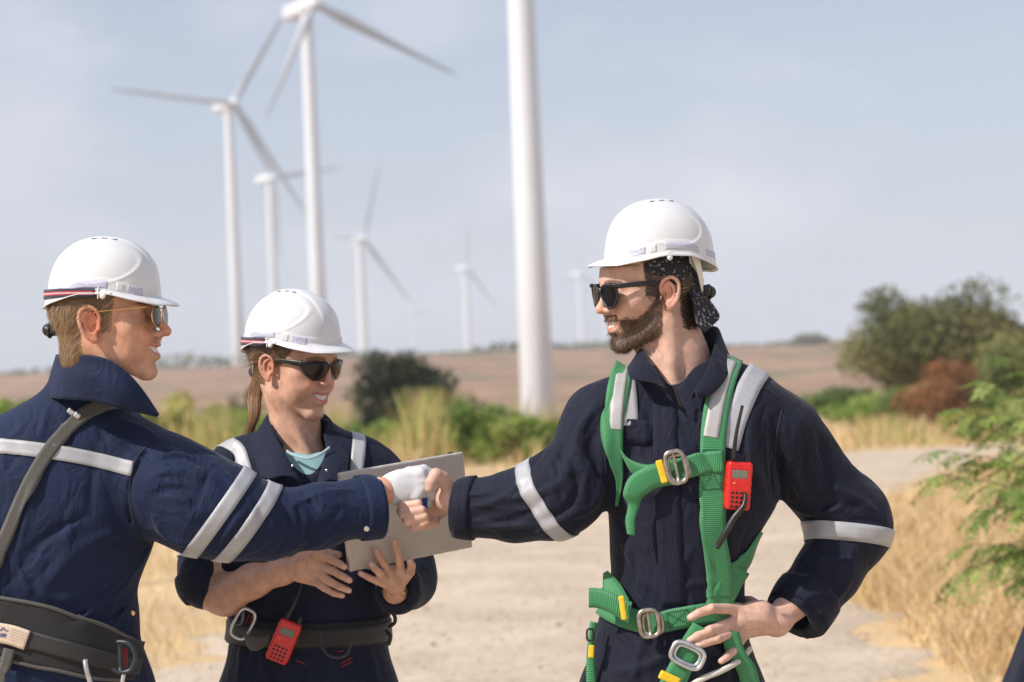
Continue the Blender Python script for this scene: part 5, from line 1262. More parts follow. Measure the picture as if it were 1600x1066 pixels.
buckle('buckle', W(1014, 974, 3.640), uu, vv, mtr(30, 3.63), mtr(42, 3.63), .0044, M_steel, HN)
buckle('buckle_plate', W(1020, 975, 3.645), uu, vv, mtr(30, 3.63), mtr(34, 3.63), .0036, M_steel, HN, bar=False)
# side strap from the back down to the belt, thigh straps
drape('strap', C2, [(1148, 886), (1136, 908), (1118, 948)], wS*.95, .0050, M_green, HN, d=3.70, thick=.002, n=50, wrap=(.10, 0), bend=1.8)
ribbon('thigh_strap', [(1098, 980, 3.640), (1082, 1005, 3.638), (1070, 1030, 3.636), (1052, 1066, 3.635), (1030, 1110, 3.64)], [34, 34, 36, 38, 40], M_green, HN, [25, 25, 25, 25, 25])
a = math.radians(25); uu = math.cos(a)*RT-math.sin(a)*UP; vv = math.sin(a)*RT+math.cos(a)*UP
buckle('buckle', W(1074, 1024, 3.626), vv, uu, mtr(34, 3.63), mtr(52, 3.63), .0040, M_alu, HN, bar=False)
buckle('buckle_plate', W(1074, 1024, 3.630), vv, uu, mtr(24, 3.63), mtr(40, 3.63), .0035, M_alu, HN, bar=False)
ribbon('thigh_strap', [(1140, 985, 3.665), (1150, 1020, 3.665), (1168, 1050, 3.675), (1176, 1100, 3.69)], [30, 30, 30, 32], M_green, HN, [10, -5, -15, 0])
ribbon('thigh_strap', [(928, 972, 3.70), (924, 1000, 3.70), (923, 1040, 3.70), (925, 1100, 3.70)], [12, 10, 14, 16], M_green, HN, [10, 5, 0, 0])
keeper((924, 1018), 9, 20, 3, 3.69); keeper((1046, 1060), 34, 14, 25, 3.625)
buckle('side_ring', W(922, 992, 3.69), RT, UP+.5*RT, .012, .022, .002, M_black, HN, bar=False)
tube('lanyard_rope', [W(1172, 1014, 3.70), W(1158, 1030, 3.675), W(1130, 1047, 3.645), (W(1095, 1062, 3.635)), W(1060, 1085, 3.635)], .0055, M_rope, HN, n=60, seg=12)
# radio clipped on the chest
radio('red two-way radio clipped to the chest of the bearded man\'s coverall', W(1153, 759, 3.648), UP+.07*RT, RT-.05*UP+.12*FW, .82,
      [W(1146, 715, 3.635), W(1151, 675, 3.63), W(1160, 634, 3.63)])
tube('', [W(1165, 770, 3.635), W(1162, 790, 3.63), W(1148, 808, 3.628), W(1134, 832, 3.628), W(1120, 856, 3.632)], [.003, .005, .0062, .0065, .005], M_black, None, n=30).name = 'wrist_lanyard'
tag(bpy.data.objects['wrist_lanyard'], 'black lanyard strap hanging from the chest radio of the bearded man', 'lanyard')
# ================================================================== the woman in the middle
DW = 4.12
FWm = math.cos(math.radians(35))*RT-math.sin(math.radians(35))*FW
HW_ = Head(W(459, 574, DW), FWm-.15*UP, UP-.02*RT, .92)
HWh = Head(W(463, 574, DW)+.013*UP, FWm-.07*UP, UP-.04*RT, .83)
PW = thing('person', 'smiling woman with ponytail in dark blue coverall, holding a laptop', 'person', (W(480, 1100, DW)[0], DW+.03, 0))
BW = Fld()
build_head(BW, HW_, fem=1.0, smile=1.0, nose=.975); build_ear(BW, HW_, -1, .86); build_ear(BW, HW_, 1, .86)
BW.ell(HW_.p(.048, .036, -.040), np.array([.022, .020, .030])*.92, HW_.M, .02); BW.ell(HW_.p(.048, -.036, -.040), np.array([.022, .020, .030])*.92, HW_.M, .02)
BW.chain([HW_.p(-.026, 0, -.035), W(462, 665, DW+.02), W(472, 735, DW+.03)], [.049, .047, .055], .02)
BW.cone(HW_.p(-.006, -.050, -.055), W(480, 708, DW-.032), .011, .008, .02)
BW.ell(W(478, 768, DW+.02), [.115, .070, .07], k=.04)
BW.loft([(760, 390, 570, 4.15, .065), (900, 395, 575, 4.15, .075), (1080, 390, 580, 4.15, .09)], .03)
limb(BW, [(365, 740, 4.13, 28), (325, 915, 4.07, 26)], .02)
limb(BW, [(330, 925, 4.065, 29), (352, 930, 4.05, 30), (395, 908, 4.02, 25), (440, 893, 3.985, 19), (468, 886, 3.965, 18)], .02)
# right hand on the laptop's near corner
BW.chain([W(468, 886, 3.962), W(488, 884, 3.945)], [.0225, .022], .012, flat=.75)
for a, b in (((472, 876), (500, 868)), ((472, 884), (502, 884)), ((472, 892), (497, 896)), ((470, 898), (489, 908))): BW.chain([W(*a, 3.952), W(*b, 3.936)], [.015, .0098], .012)
fingers(BW, DW, [
    [(499, 866, 3.936, 10), (517, 874, 3.918, 8.3), (530, 881, 3.905, 7.4), (538, 886, 3.897, 6.6)],
    [(501, 883, 3.936, 10), (520, 892, 3.912, 8.4), (534, 900, 3.897, 7.6), (546, 907, 3.892, 6.6)],
    [(497, 895, 3.936, 9.8), (516, 909, 3.910, 8.2), (531, 917, 3.898, 7.4), (545, 923, 3.896, 6.4)],
    [(489, 906, 3.938, 9.2), (507, 919, 3.918, 7.4), (521, 927, 3.908, 6.6), (535, 931, 3.905, 5.8)]], .003)
fingers(BW, DW, [[(476, 872, 3.95, 12), (494, 863, 3.945, 9.6), (512, 864, 3.94, 8.4), (529, 867, 3.935, 7.2)]], .010)
# left arm behind the laptop, hand under it
limb(BW, [(592, 745, 4.16, 28), (638, 905, 4.15, 25), (618, 925, 4.02, 19)], .02)
BW.chain([W(616, 926, 4.01), W(614, 905, 3.962)], [.0205, .023], .012)
BW.ell(W(616, 905, 3.958), [.024, .014, .027], np.stack([RT, FW, UP]), .014)
fingers(BW, DW, [
    [(626, 896, 3.950, 10), (624, 874, 3.938, 8.4), (620, 858, 3.932, 7.6), (617, 846, 3.930, 6.7)],
    [(611, 898, 3.948, 10), (600, 882, 3.930, 8.4), (593, 870, 3.920, 7.6), (589, 861, 3.917, 6.7)],
    [(605, 905, 3.946, 9.6), (594, 896, 3.920, 8.0), (585, 888, 3.910, 7.2), (580, 881, 3.908, 6.3)],
    [(606, 914, 3.950, 9), (590, 909, 3.925, 7.2), (577, 903, 3.912, 6.5), (563, 896, 3.905, 5.8)],
    [(630, 906, 3.955, 11.5), (641, 894, 3.944, 9.2), (643, 884, 3.940, 8.2), (640, 876, 3.938, 7.0)]], .003)
for s, px in ((-1, 425), (1, 545)):
    hip = W(px, 1100, 4.15); BW.chain([hip, [hip[0]+.01*s, 4.16, .50], [hip[0]+.015*s, 4.18, .09]], [.07, .045, .032], .03)
hat_room(BW, HWh)
M_skinW = skin_mat('skin_warm', None, .45)
body = solid('body', BW, .0024, M_skinW, PW, 1, nailed(head_paint(HW_, (.60, .36, .26), (.55, .19, .18), brow=(.10, .055, .03)), [(538, 885, 3.890, .0055), (546, 906, 3.886, .0055), (545, 922, 3.890, .0055), (535, 930, 3.9, .0048), (617, 847, 3.923, .0058), (589, 862, 3.910, .0058), (580, 882, 3.902, .0055), (563, 896, 3.9, .005), (640, 877, 3.930, .006)]))
g = np.random.default_rng(9)
# hair: cap under the helmet, sides swept back to the ponytail
def hkw(q): return ((q[:, 2] > .006) & (q[:, 0] < np.interp(q[:, 2], [.0, .02, .05, .08], [.012, .034, .052, .075])) & (q[:, 2] < .09) & ~((q[:, 0] > -.024) & (q[:, 0] < .016) & (q[:, 2] < .030)) | ((q[:, 0] < -.030) & (q[:, 2] > -.045))).astype(float)
sd = seed_on(BW, HW_, 13000, hkw, g); q = HW_.loc(sd)
dl = np.stack([-1.0+0*q[:, 0], -np.sign(q[:, 1])*.1, np.clip(-(q[:, 2]+.005)*9, -.6, .6)], 1)
strands('hair', BW, sd, dl@HW_.M, .034, .0011, HD, PW, g, curl=.08, lift=.10, jit=.10)
def ponytail(P_, root, path, r, n, mat, g, w=.0012):
    C_ = cr_interp(np.array([W(*a) for a in path]), 26); T_ = nrm_rows(np.gradient(C_, axis=0)); R_ = np.interp(np.linspace(0, 1, 26), np.linspace(0, 1, len(r)), r); V = []
    a = nrm_rows(np.cross(T_, FW)); b = np.cross(T_, a); V = np.zeros((n, 26, 2, 3)); ang = g.uniform(0, 6.28, n); rr = np.sqrt(g.uniform(0, 1, n)); ph = g.uniform(0, 6.28, n); wob = g.uniform(.0, .35, n)
    for k in range(26):
        an = ang+.15*np.sin(k*.2+ph)*wob*2; q = rr*R_[k]*(1+wob*.5*np.sin(k*.35+ph))
        p_ = C_[k]+np.cos(an)[:, None]*q[:, None]*a[k]+np.sin(an)[:, None]*q[:, None]*b[k]
        V[:, k, 0] = p_-a[k]*w/2; V[:, k, 1] = p_+a[k]*w/2
    i = np.arange(n)[:, None]*52+np.arange(25)[None]*2; Q = np.stack([i, i+1, i+3, i+2], -1).reshape(-1, 4)
    pal = np.array(mat); C_c = np.repeat(pal[g.integers(0, len(pal), n)]*g.uniform(.7, 1.3, (n, 1)), 52, axis=0)
    return mesh_np('ponytail', V.reshape(-1, 3), Q, M_strand, P_, smooth=False, cols=np.clip(C_c, 0, 1))
ponytail(PW, None, [(412, 566, DW+.045), (405, 590, DW+.05), (398, 622, DW+.045), (397, 650, DW+.03), (384, 690, DW+.04)], [.009, .013, .014, .011, .004], 1300, HL, g, .0009)
ponytail(PW, None, [(404, 585, DW+.05), (398, 640, DW+.05), (385, 690, DW+.05), (366, 742, DW+.04)], [.006, .012, .016, .020], 60, HB, g, .0006)
tube('hair_tie', [HW_.p(-.098+.012*math.cos(a), .0, -.004+.012*math.sin(a)) for a in np.linspace(0, 6.28, 10, endpoint=False)], .004, pmat('hair_tie_orange', (.65, .22, .03), .6), PW, closed=True)
f = Fld(.05); f.ell(W(411, 573, 4.09), [.008, .006, .007], k=.01); f.ell(W(408, 567, 4.09), [.006, .005, .005], k=.004); solid('hair_clip', f, .0016, pmat('clip_orange', (.68, .25, .03), .5), PW, 1)
# t-shirt in the neck opening
TS = Fld(); TS.loft([(705, 425, 535, 4.14, .07), (740, 408, 560, 4.14, .093), (800, 400, 570, 4.14, .105), (850, 400, 570, 4.14, .105)], .02)
TN = Fld(); TN.chain([W(466, 650, DW), W(473, 706, DW-.04)], [.062, .043], .01)
def tcut(P):
    z = (P-CAM)@UP; x = (P-CAM)@RT; zc = (533-712)/FPX*4.05; xc = (478-800)/FPX*4.05
    return z-zc-((x-xc)/.05)**2*.030
TS.cut(tcut)
# coverall
CW = Fld()
CW.loft([(655, 430, 508, 4.15, .045), (676, 398, 545, 4.15, .070), (700, 358, 582, 4.15, .092), (735, 338, 600, 4.15, .105), (790, 332, 606, 4.15, .115), (860, 345, 606, 4.15, .115), (930, 362, 603, 4.15, .112), (975, 362, 603, 4.15, .115), (1020, 356, 607, 4.15, .120), (1066, 352, 612, 4.15, .125), (1130, 350, 618, 4.15, .13)], .03, 2.25)
SLW = Fld(); limb(SLW, [(385, 722, 4.14, 42), (352, 752, 4.125, 42), (325, 880, 4.08, 40), (322, 912, 4.07, 40)], .04)
endcut(SLW, W(345, 932, 4.055), W(395, 908, 4.02)-W(318, 925, 4.07), .10); SLW.cone(W(352, 925, 4.05), W(322, 925, 4.07), .038, .030, .002, 'sub'); CW.use(SLW, .02)
limb(CW, [(565, 725, 4.15, 40), (588, 750, 4.155, 42), (628, 880, 4.15, 42), (634, 905, 4.14, 42)], .04)
limb(CW, [(636, 908, 4.13, 42), (622, 925, 4.04, 36)], .03)
for px in (420, 548):
    hip = W(px, 1100, 4.15); CW.chain([hip, [hip[0], 4.16, .50], [hip[0]+.01, 4.18, .09]], [.096, .078, .07], .05)
folds(CW, [((350, 690), (340, 860), 8, 5, (330, 770)), ((372, 700), (378, 860), 9, -5, (366, 780)), ((395, 760), (410, 900), 10, 4), ((440, 760), (430, 900), 10, -3), ((520, 740), (530, 900), 10, 4), ((560, 700), (585, 800), 9, 4), ((380, 940), (480, 925), 10, 4, (430, 950)), ((560, 900), (500, 960), 10, 4), ((590, 870), (575, 960), 9, -5),
    ((300, 830), (345, 850), 8, 5, (325, 828)), ((630, 870), (655, 940), 8, 5, (650, 900)), ((610, 900), (640, 955), 8, -4), ((380, 1000), (372, 1066), 9, 4), ((410, 1000), (430, 1066), 9, -4), ((520, 1010), (505, 1066), 9, 4), ((570, 1000), (590, 1066), 9, 4), ((460, 1010), (475, 1066), 10, -6)], 4.05)
crumple(CW, 4.05, [(350, 780, 20, 70, 95, 8, 70), (470, 930, 90, 25, 90, 12, 40), (480, 1030, 100, 30, 90, 12, 50), (640, 915, 25, 35, 60, 8, 40), (320, 860, 25, 40, 20, 6, 40)], 72)
rumple(CW, 15, .0014, 24)
NW = Fld(); NW.chain([W(464, 610, DW+.01), W(473, 700, DW-.01)], [.060, .050], .01); NW.chain([W(478, 700, DW-.06), W(484, 763, DW-.13)], [.046, .006], .01)
CW.cut(lambda P: -NW(P))
cutW = CW.ops.pop(); 
CW.cone(W(616, 926, 3.99), W(634, 908, 4.12), .027, .024, .002, 'sub'); CW.ops.append(cutW)
solid('coverall', CW, .0032, M_navy_w, PW, 1)
solid('t_shirt', TS, .0035, M_tee, PW, 1)
sheet('neck_trim', np.array([[W(448+k*11.2, 703+np.interp(k, [0, 1.5, 3, 4.5, 6], [0, 9, 11, 7, -6])+j, DW-.070-.012*math.sin(k/6*3.14)) for j in (0, 4.5)] for k in range(7)]), .003, pmat('teal_rib', (.42, .58, .60), .8), PW, nu=30, nv=4)
boots(PW, [(W(420, 1100, 4.15)[0]+.01, 4.20), (W(548, 1100, 4.15)[0]+.01, 4.20)])
ring_band('rolled_cuff', CW, W(326, 905, 4.068), W(345, 932, 4.055)-W(322, 880, 4.08), .050, .004, M_navy_w, PW, R=.12, n=60, nv=6, thick=.005)
ring_band('reflective_band', CW, W(326, 862, 4.08), W(330, 900, 4.07)-W(340, 800, 4.1), .030, .0024, M_band, PW, R=.12, n=60)
drape('reflective_stripe', CW, [(358, 694), (374, 706), (385, 738), (396, 775), (404, 800)], .028, .002, M_band, PW, d=4.04, wrap=(.06, 0), thick=.0014)
drape('reflective_stripe', CW, [(561, 690), (559, 712), (556, 745)], .028, .002, M_band, PW, d=4.05, wrap=(.06, 0), thick=.0014)
collar(PW, [((480, 775, 3.995), (474, 762, 4.000), (462, 738, 3.992)), ((458, 735, 4.020), (448, 718, 4.025), (414, 748, 4.005)), ((438, 700, 4.065), (430, 685, 4.070), (400, 722, 4.050)), ((425, 680, 4.13), (418, 652, 4.14), (392, 690, 4.115)), ((440, 670, 4.20), (436, 640, 4.205), (425, 665, 4.225)),
    ((485, 670, 4.21), (488, 642, 4.215), (500, 668, 4.225)), ((512, 690, 4.14), (514, 655, 4.145), (538, 690, 4.13)), ((512, 715, 4.075), (513, 690, 4.08), (545, 722, 4.055)), ((504, 740, 4.035), (507, 722, 4.04), (538, 752, 4.020)), ((490, 775, 3.995), (494, 762, 4.000), (512, 748, 4.000))], M_navy_w)
for x, y in ((457, 728), (510, 735)):
    f = Fld(.05); f.ell(W(x, y, 3.99), [.003, .002, .003], np.stack([RT, FW, UP])); solid('snap', f, .001, M_silver, PW, 0)
tube('zip', [W(484, 772, 3.99), W(486, 800, 3.985), W(487, 850, 3.985)], .0022, M_steel, PW, n=10)
helmet(HWh, 'white hard hat with striped elastic strap, worn by the woman')
def wrap_glasses(H, label):
    t = thing('sunglasses', label, 'sunglasses', H.p(.1, 0, .015)); S = H.s; fr = []
    for y in (1, -1):
        rows = []
        for u in np.linspace(0, 1, 14):
            yy = .007+u*.062; xx = .1085-.030*u**2.3; hi = np.interp(u, [0, .15, .5, .85, 1], [.020, .027, .028, .024, .019]); lo = np.interp(u, [0, .12, .35, .6, .85, 1], [.010, -.002, -.014, -.013, -.002, .012])
            rows.append([H.p(xx-.004*((z-.01)/.02)**2, y*yy, z) for z in np.linspace(lo, hi, 7)])
        G = np.array(rows); sheet('lens', G, .0020, M_lens2, t, nu=36, nv=12)
        fr.append(tube('', list(G[:, -1]+H.M[2]*.001), .0020*S, None, link=False, n=24, seg=8))
        fr.append(tube('', [G[0, 2], G[0, 5], G[1, 6]], .0019*S, None, link=False, n=10, seg=8))
        T_ = [H.p(.082, y*.068, .022), H.p(.060, y*.0735, .022), H.p(.025, y*.0765, .021), H.p(-.004, y*.078, .018), H.p(-.022, y*.077, .004)]
        Gt = [[p_+H.M[2]*S*w_, p_-H.M[2]*S*w_] for p_, w_ in zip(T_, (.006, .0055, .004, .0034, .003))]; sheet('temple', np.array(Gt), .003*S, M_black, t, nu=30, nv=4)
    fr.append(tube('', [H.p(.1085, .009, .020), H.p(.1100, 0, .021), H.p(.1085, -.009, .020)], .0024*S, None, link=False, n=8, seg=8))
    V, Q = join_np(fr); mesh_np('frame', V, Q, M_black, t)
M_lens2 = pmat('smoke_lens', (.022, .014, .012), .12, spec=.35)
wrap_glasses(HW_, 'black wraparound sunglasses on the smiling woman\'s nose')
# bracelet and ring
tube('bracelet', [W(615, 924, 4.000)+.0225*(math.cos(a)*RT*1.05)+.0235*math.sin(a)*(.25*UP+.95*FW) for a in np.linspace(0, 6.28, 16, endpoint=False)], .0016, M_gold, PW, closed=True)
tag(tube('wedding_ring', [W(502, 899, 3.928)+.0095*math.cos(a)*nrm(.55*RT+.8*UP)+.0095*math.sin(a)*FW for a in np.linspace(0, 6.28, 14, endpoint=False)], .0013, M_gold, None, closed=True), 'thin gold ring on the finger of the woman\'s hand at the laptop corner', 'ring')
# laptop
LT = thing('laptop', 'closed silver grey laptop held edge-on by the woman behind the handshake', 'laptop', W(636, 873, 3.99))
a, b, c_, d_ = W(538, 738, 3.900), W(731, 705, 4.050), W(733, 857, 4.052), W(540, 895, 3.902)
M_lap = pmat('laptop_alu', (.56, .50, .45), .5, .2, var=.03, scale=30, bump=.06, bscale=900); M_lap2 = pmat('laptop_edge', (.55, .54, .53), .35, .9)
u_ = nrm(b-a); v_ = nrm((a-d_)-u_*np.dot(a-d_, u_)); n_ = np.cross(u_, v_); n_ = n_ if n_@FW > 0 else -n_; M3 = np.stack([u_, v_, n_]); ctr = (a+b+c_+d_)/4; wl = (np.linalg.norm(b-a)+np.linalg.norm(c_-d_))/4; hl = (np.linalg.norm(a-d_)+np.linalg.norm(b-c_))/4
def slab(name, cz, tz, w, h, mat, hstep=.003, rd=.0028, r2=None):
    f = Fld(.05); cc = ctr+n_*cz
    q = w
    f.box(cc, [w, h, tz], M3, rd); return solid(name, f, hstep, mat, LT, 0)
slab('lid', .0032, .0032, wl, hl, M_lap, rd=.0022); slab('base', .0120, .0045, wl-.001, hl-.001, M_lap2)
for sx in (-1, 1):
    for sy in (-1, 1):
        f = Fld(.05); f.ell(ctr+u_*sx*(wl-.022)+v_*sy*(hl-.006)+n_*.0168, [.011, .0075, .0035], M3, .0); solid('rubber_foot', f, .0012, M_black, LT, 0)
# ------------------------------------------------------------------ her tool belt
TB = thing('tool_belt', 'black work positioning belt with steel rings on the woman\'s hips', 'belt', W(480, 985, 4.0))
ring_band('belt_pad', CW, W(483, 980, 4.15), UP, .050, .005, M_blackpad, TB, R=.30, n=90, nv=7, thick=.005, ref=RT)
ring_band('belt', CW, W(483, 982, 4.15), UP, .036, .0095, M_blackweb, TB, R=.30, n=90, nv=5, thick=.003, ref=RT)
buckle('steel_ring', W(380, 975, 4.020), nrm(RT-.5*UP), nrm(UP+.5*RT), .036, .062, .0032, M_alu, TB, bar=False)
buckle('grey_ring', W(369, 958, 4.045), RT, UP, .030, .046, .0034, pmat('ring_grey', (.12, .15, .17), .35, .8), TB, bar=False)
ribbon_ = [(376, 985, 4.01), (395, 1005, 4.0), (420, 1003, 4.0)]
def rib2(name, pts, w, mat, parent, tw, n=30): return ribbon(name, pts, w, mat, parent, tw, n=n)
tube('thigh_loop', [W(500, 985, 4.00), W(503, 1010, 3.99), (W(518, 1026, 3.985)), W(540, 1024, 3.985), W(548, 1005, 3.99)], .0034, pmat('loop_black', (.02, .025, .035), .4), TB, n=30)
tube('side_hook', [W(601, 952, 4.06), W(615, 960, 4.05), W(617, 972, 4.05), W(608, 980, 4.06)], .004, M_black, TB, n=20)
tube('side_hook', [W(603, 985, 4.06), W(610, 995, 4.05), W(607, 1008, 4.05)], .004, M_black, TB, n=20)
for x0, y0, x1, y1 in ((392, 958, 386, 972), (397, 959, 391, 974), (403, 960, 398, 976), (465, 1030, 479, 1036), (528, 1016, 538, 1015), (534, 1035, 550, 1026), (535, 1040, 552, 1031)):
    d_0 = surf(CW, x0, y0, 4.05)-.018*FW; d_1 = surf(CW, x1, y1, 4.05)-.018*FW; tube('red_stitching', [d_0, d_1], .0009, M_redthread, TB, n=3, seg=6)
ribbon('belt_loop', [(376, 985, 4.005), (386, 1001, 3.998), (402, 1006, 3.995), (420, 1000, 3.995)], [10, 22, 22, 16], M_greyweb, TB, [20, 80, 95, 100])
radio('red two-way radio hanging on the woman\'s belt, keypad outward', W(443.5, 1002, 3.985), UP*.925+RT*.38, RT*.925-UP*.38, .80, [W(457, 950, 3.985), W(465, 930, 3.99), W(472, 912, 3.995)])
# ================================================================== the man on the left, seen from behind
D1 = 3.66
b1 = math.radians(4); F1 = math.cos(b1)*RT-math.sin(b1)*FW
H1 = Head(W(166, 507, D1), F1+.05*UP, UP-.02*RT, .98)
H1h = Head(W(172, 507, D1)+.015*UP, F1-.05*UP, UP-.0*RT, .815)
P1 = thing('person', 'blond man in blue coverall seen from behind, shaking hands in a white glove', 'person', (W(80, 1100, 3.75)[0], 3.75, 0))
B1 = Fld()
build_head(B1, H1, smile=1.0, nose=1.03); build_ear(B1, H1, -1); build_ear(B1, H1, 1)
B1.ell(H1.p(.045, .040, -.045), np.array([.024, .018, .032]), H1.M, .02); B1.ell(H1.p(.045, -.040, -.045), np.array([.024, .018, .032]), H1.M, .02)
B1.chain([H1.p(-.028, 0, -.035), W(146, 600, D1+.06), W(130, 650, D1+.10)], [.058, .055, .058], .02)
B1.ell(W(110, 690, 3.76), [.14, .08, .085], k=.04)
B1.loft([(680, 0, 200, 3.76, .08), (850, 0, 190, 3.76, .10), (1080, -40, 190, 3.76, .11)], .03)
limb(B1, [(225, 735, 3.71, 38), (400, 812, 3.70, 32), (500, 805, 3.74, 28), (570, 782, 3.785, 24)], .02)
limb(B1, [(570, 782, 3.785, 24), (600, 768, 3.80, 23)], .02)
B1.ell(W(630, 760, 3.805), [.034, .012, .026], np.stack([nrm(RT+.2*UP), FW, nrm(UP-.2*RT)]), .014)
fingers(B1, D1, [[(656, 742, 3.805, 9), (672, 748, 3.815, 8), (686, 760, 3.838, 7)], [(658, 754, 3.805, 9), (676, 762, 3.818, 8), (690, 776, 3.846, 7)], [(657, 766, 3.806, 9), (674, 776, 3.818, 8), (684, 790, 3.85, 7)], [(652, 776, 3.806, 8), (668, 786, 3.818, 7), (676, 796, 3.85, 6)]], .003)
limb(B1, [(-30, 720, 3.80, 38), (-75, 880, 3.82, 32), (-60, 1010, 3.72, 24)], .02)
B1.ell(W(-56, 1040, 3.70), [.022, .03, .045], np.stack([RT, FW, UP]), .012)
fingers(B1, D1, [[(-62+k*1, 1060, 3.68+k*.016, 8.5), (-60+k, 1090, 3.67+k*.016, 8), (-54+k, 1112, 3.675+k*.015, 7)] for k in range(4)]+[[(-56, 1030, 3.66, 10), (-48, 1055, 3.645, 9), (-44, 1072, 3.65, 8)]], .004)
for s, px in ((-1, 10), (1, 150)):
    hip = W(px, 1100, 3.76); B1.chain([hip, [hip[0]+.01*s, 3.77, .50], [hip[0]+.02*s, 3.80, .10]], [.075, .05, .035], .03)
hat_room(B1, H1h)
M_skin1 = skin_mat('skin_tanned', None)
solid('body', B1, .0024, M_skin1, P1, 1, nailed(head_paint(H1, (.56, .315, .215), (.50, .19, .16), brow=(.25, .14, .07), ruddy=(1.18, .80, .72)), []))
g = np.random.default_rng(13)
def hk1(q): return (((q[:, 2] > .012) & (q[:, 0] < .030+.2*q[:, 2]) & (q[:, 2] < .085) & ~((q[:, 0] > -.026) & (q[:, 0] < .018) & (q[:, 2] < .034))) | ((q[:, 0] < -.030-.10*(q[:, 2] < -.04)*(-.04-q[:, 2])*0) & (q[:, 2] > -.078+.5*np.clip(q[:, 0]+.06, 0, 1)) & (q[:, 2] < .085)) | ((np.abs(q[:, 0]-.024) < .007) & (q[:, 2] > -.010) & (q[:, 2] < .02))).astype(float)
sd = seed_on(B1, H1, 16000, hk1, g); q = H1.loc(sd)
dl = np.stack([-.75+.0*q[:, 0], 0*q[:, 0], -.55-1.2*(q[:, 0] < -.04)], 1)
strands('hair', B1, sd, dl@H1.M, .020, .0009, HB, P1, g, curl=.12, lift=.14, jit=.16)
# coverall
C1 = Fld()
C1.loft([(570, 90, 185, 3.74, .055), (600, 78, 196, 3.75, .075), (622, 58, 204, 3.76, .095), (650, -5, 216, 3.76, .115), (690, -70, 262, 3.76, .135), (745, -95, 268, 3.755, .145), (800, -95, 248, 3.75, .148), (850, -92, 238, 3.75, .148), (890, -88, 222, 3.75, .145), (925, -84, 208, 3.75, .140), (960, -82, 214, 3.75, .138), (1010, -84, 217, 3.75, .14), (1066, -88, 228, 3.76, .145), (1130, -90, 232, 3.76, .15)], .03, 2.3)
limb(C1, [(215, 722, 3.72, 62), (265, 762, 3.70, 74), (315, 790, 3.69, 74), (372, 809, 3.695, 64), (420, 819, 3.71, 50), (500, 806, 3.745, 43), (575, 793, 3.78, 42), (590, 792, 3.785, 42)], .035)
limb(C1, [(-30, 715, 3.79, 60), (-80, 880, 3.83, 52), (-62, 1010, 3.73, 40)], .04)
for px in (12, 148):
    hip = W(px, 1100, 3.76); C1.chain([hip, [hip[0], 3.77, .50], [hip[0]+.01, 3.80, .09]], [.105, .085, .075], .05)
endcut(C1, W(591, 792, 3.787), W(600, 788, 3.79)-W(560, 794, 3.77), .085)
C1.cone(W(596, 790, 3.79), W(560, 790, 3.777), .036, .030, .002, 'sub')
folds(C1, [
    # shoulder and sleeve
    ((245, 690), (228, 850), 5, -5, (200, 775)), ((262, 700), (300, 720), 8, 5), ((250, 720), (330, 735), 8, -5, (290, 716)), ((240, 745), (350, 765), 9, 5, (295, 735)), ((236, 775), (330, 790), 10, -5, (285, 765)), ((240, 800), (300, 850), 10, 4, (260, 840)),
    ((400, 775), (380, 868), 6, 5, (425, 830)), ((425, 770), (430, 866), 6, -5, (455, 815)), ((445, 768), (455, 862), 6, 6, (478, 815)), ((470, 768), (500, 800), 6, -3), ((520, 760), (470, 860), 8, 3, (520, 830)), ((560, 765), (440, 800), 7, 3, (500, 772)), ((345, 735), (375, 775), 7, 5),
    ((330, 730), (300, 800), 10, -4), ((380, 800), (330, 870), 9, 4), ((540, 790), (480, 850), 8, -3),
    # back
    ((235, 850), (120, 960), 9, 6, (200, 900)), ((215, 880), (100, 975), 8, -5, (170, 930)), ((225, 870), (160, 965), 7, 5), ((200, 830), (60, 940), 12, 5, (120, 860)), ((150, 800), (20, 920), 13, -5, (60, 850)), ((110, 800), (100, 900), 14, 3), ((60, 880), (120, 930), 9, 5, (80, 930)), ((25, 880), (50, 930), 8, 5), ((5, 860), (20, 925), 8, -4),
    ((150, 690), (140, 800), 10, -3), ((60, 740), (30, 860), 9, 4), ((200, 915), (110, 985), 7, 5, (160, 940)), ((212, 935), (140, 990), 6, -4), ((75, 640), (60, 690), 9, 3), ((110, 640), (110, 700), 8, -3), ((40, 665), (10, 690), 9, 3), ((160, 660), (250, 690), 8, 4, (210, 665)), ((190, 690), (240, 720), 8, -3), ((20, 1050), (60, 1066), 8, 5), ((80, 1050), (140, 1060), 8, 4)], 3.62)
crumple(C1, 3.62, [(290, 770, 50, 40, 20, 12, 70), (440, 815, 60, 30, 80, 14, 55), (540, 795, 40, 25, 20, 8, 50), (120, 890, 90, 40, 130, 16, 80), (60, 780, 90, 60, 110, 10, 90), (190, 920, 25, 40, 140, 8, 50), (120, 660, 90, 20, 80, 8, 40)], 73)
rumple(C1, 25, .0014, 22)
solid('coverall', C1, .0032, M_navy_l, P1, 1)
boots(P1, [(W(12, 1100, 3.76)[0]+.01, 3.82), (W(148, 1100, 3.76)[0]+.01, 3.82)])
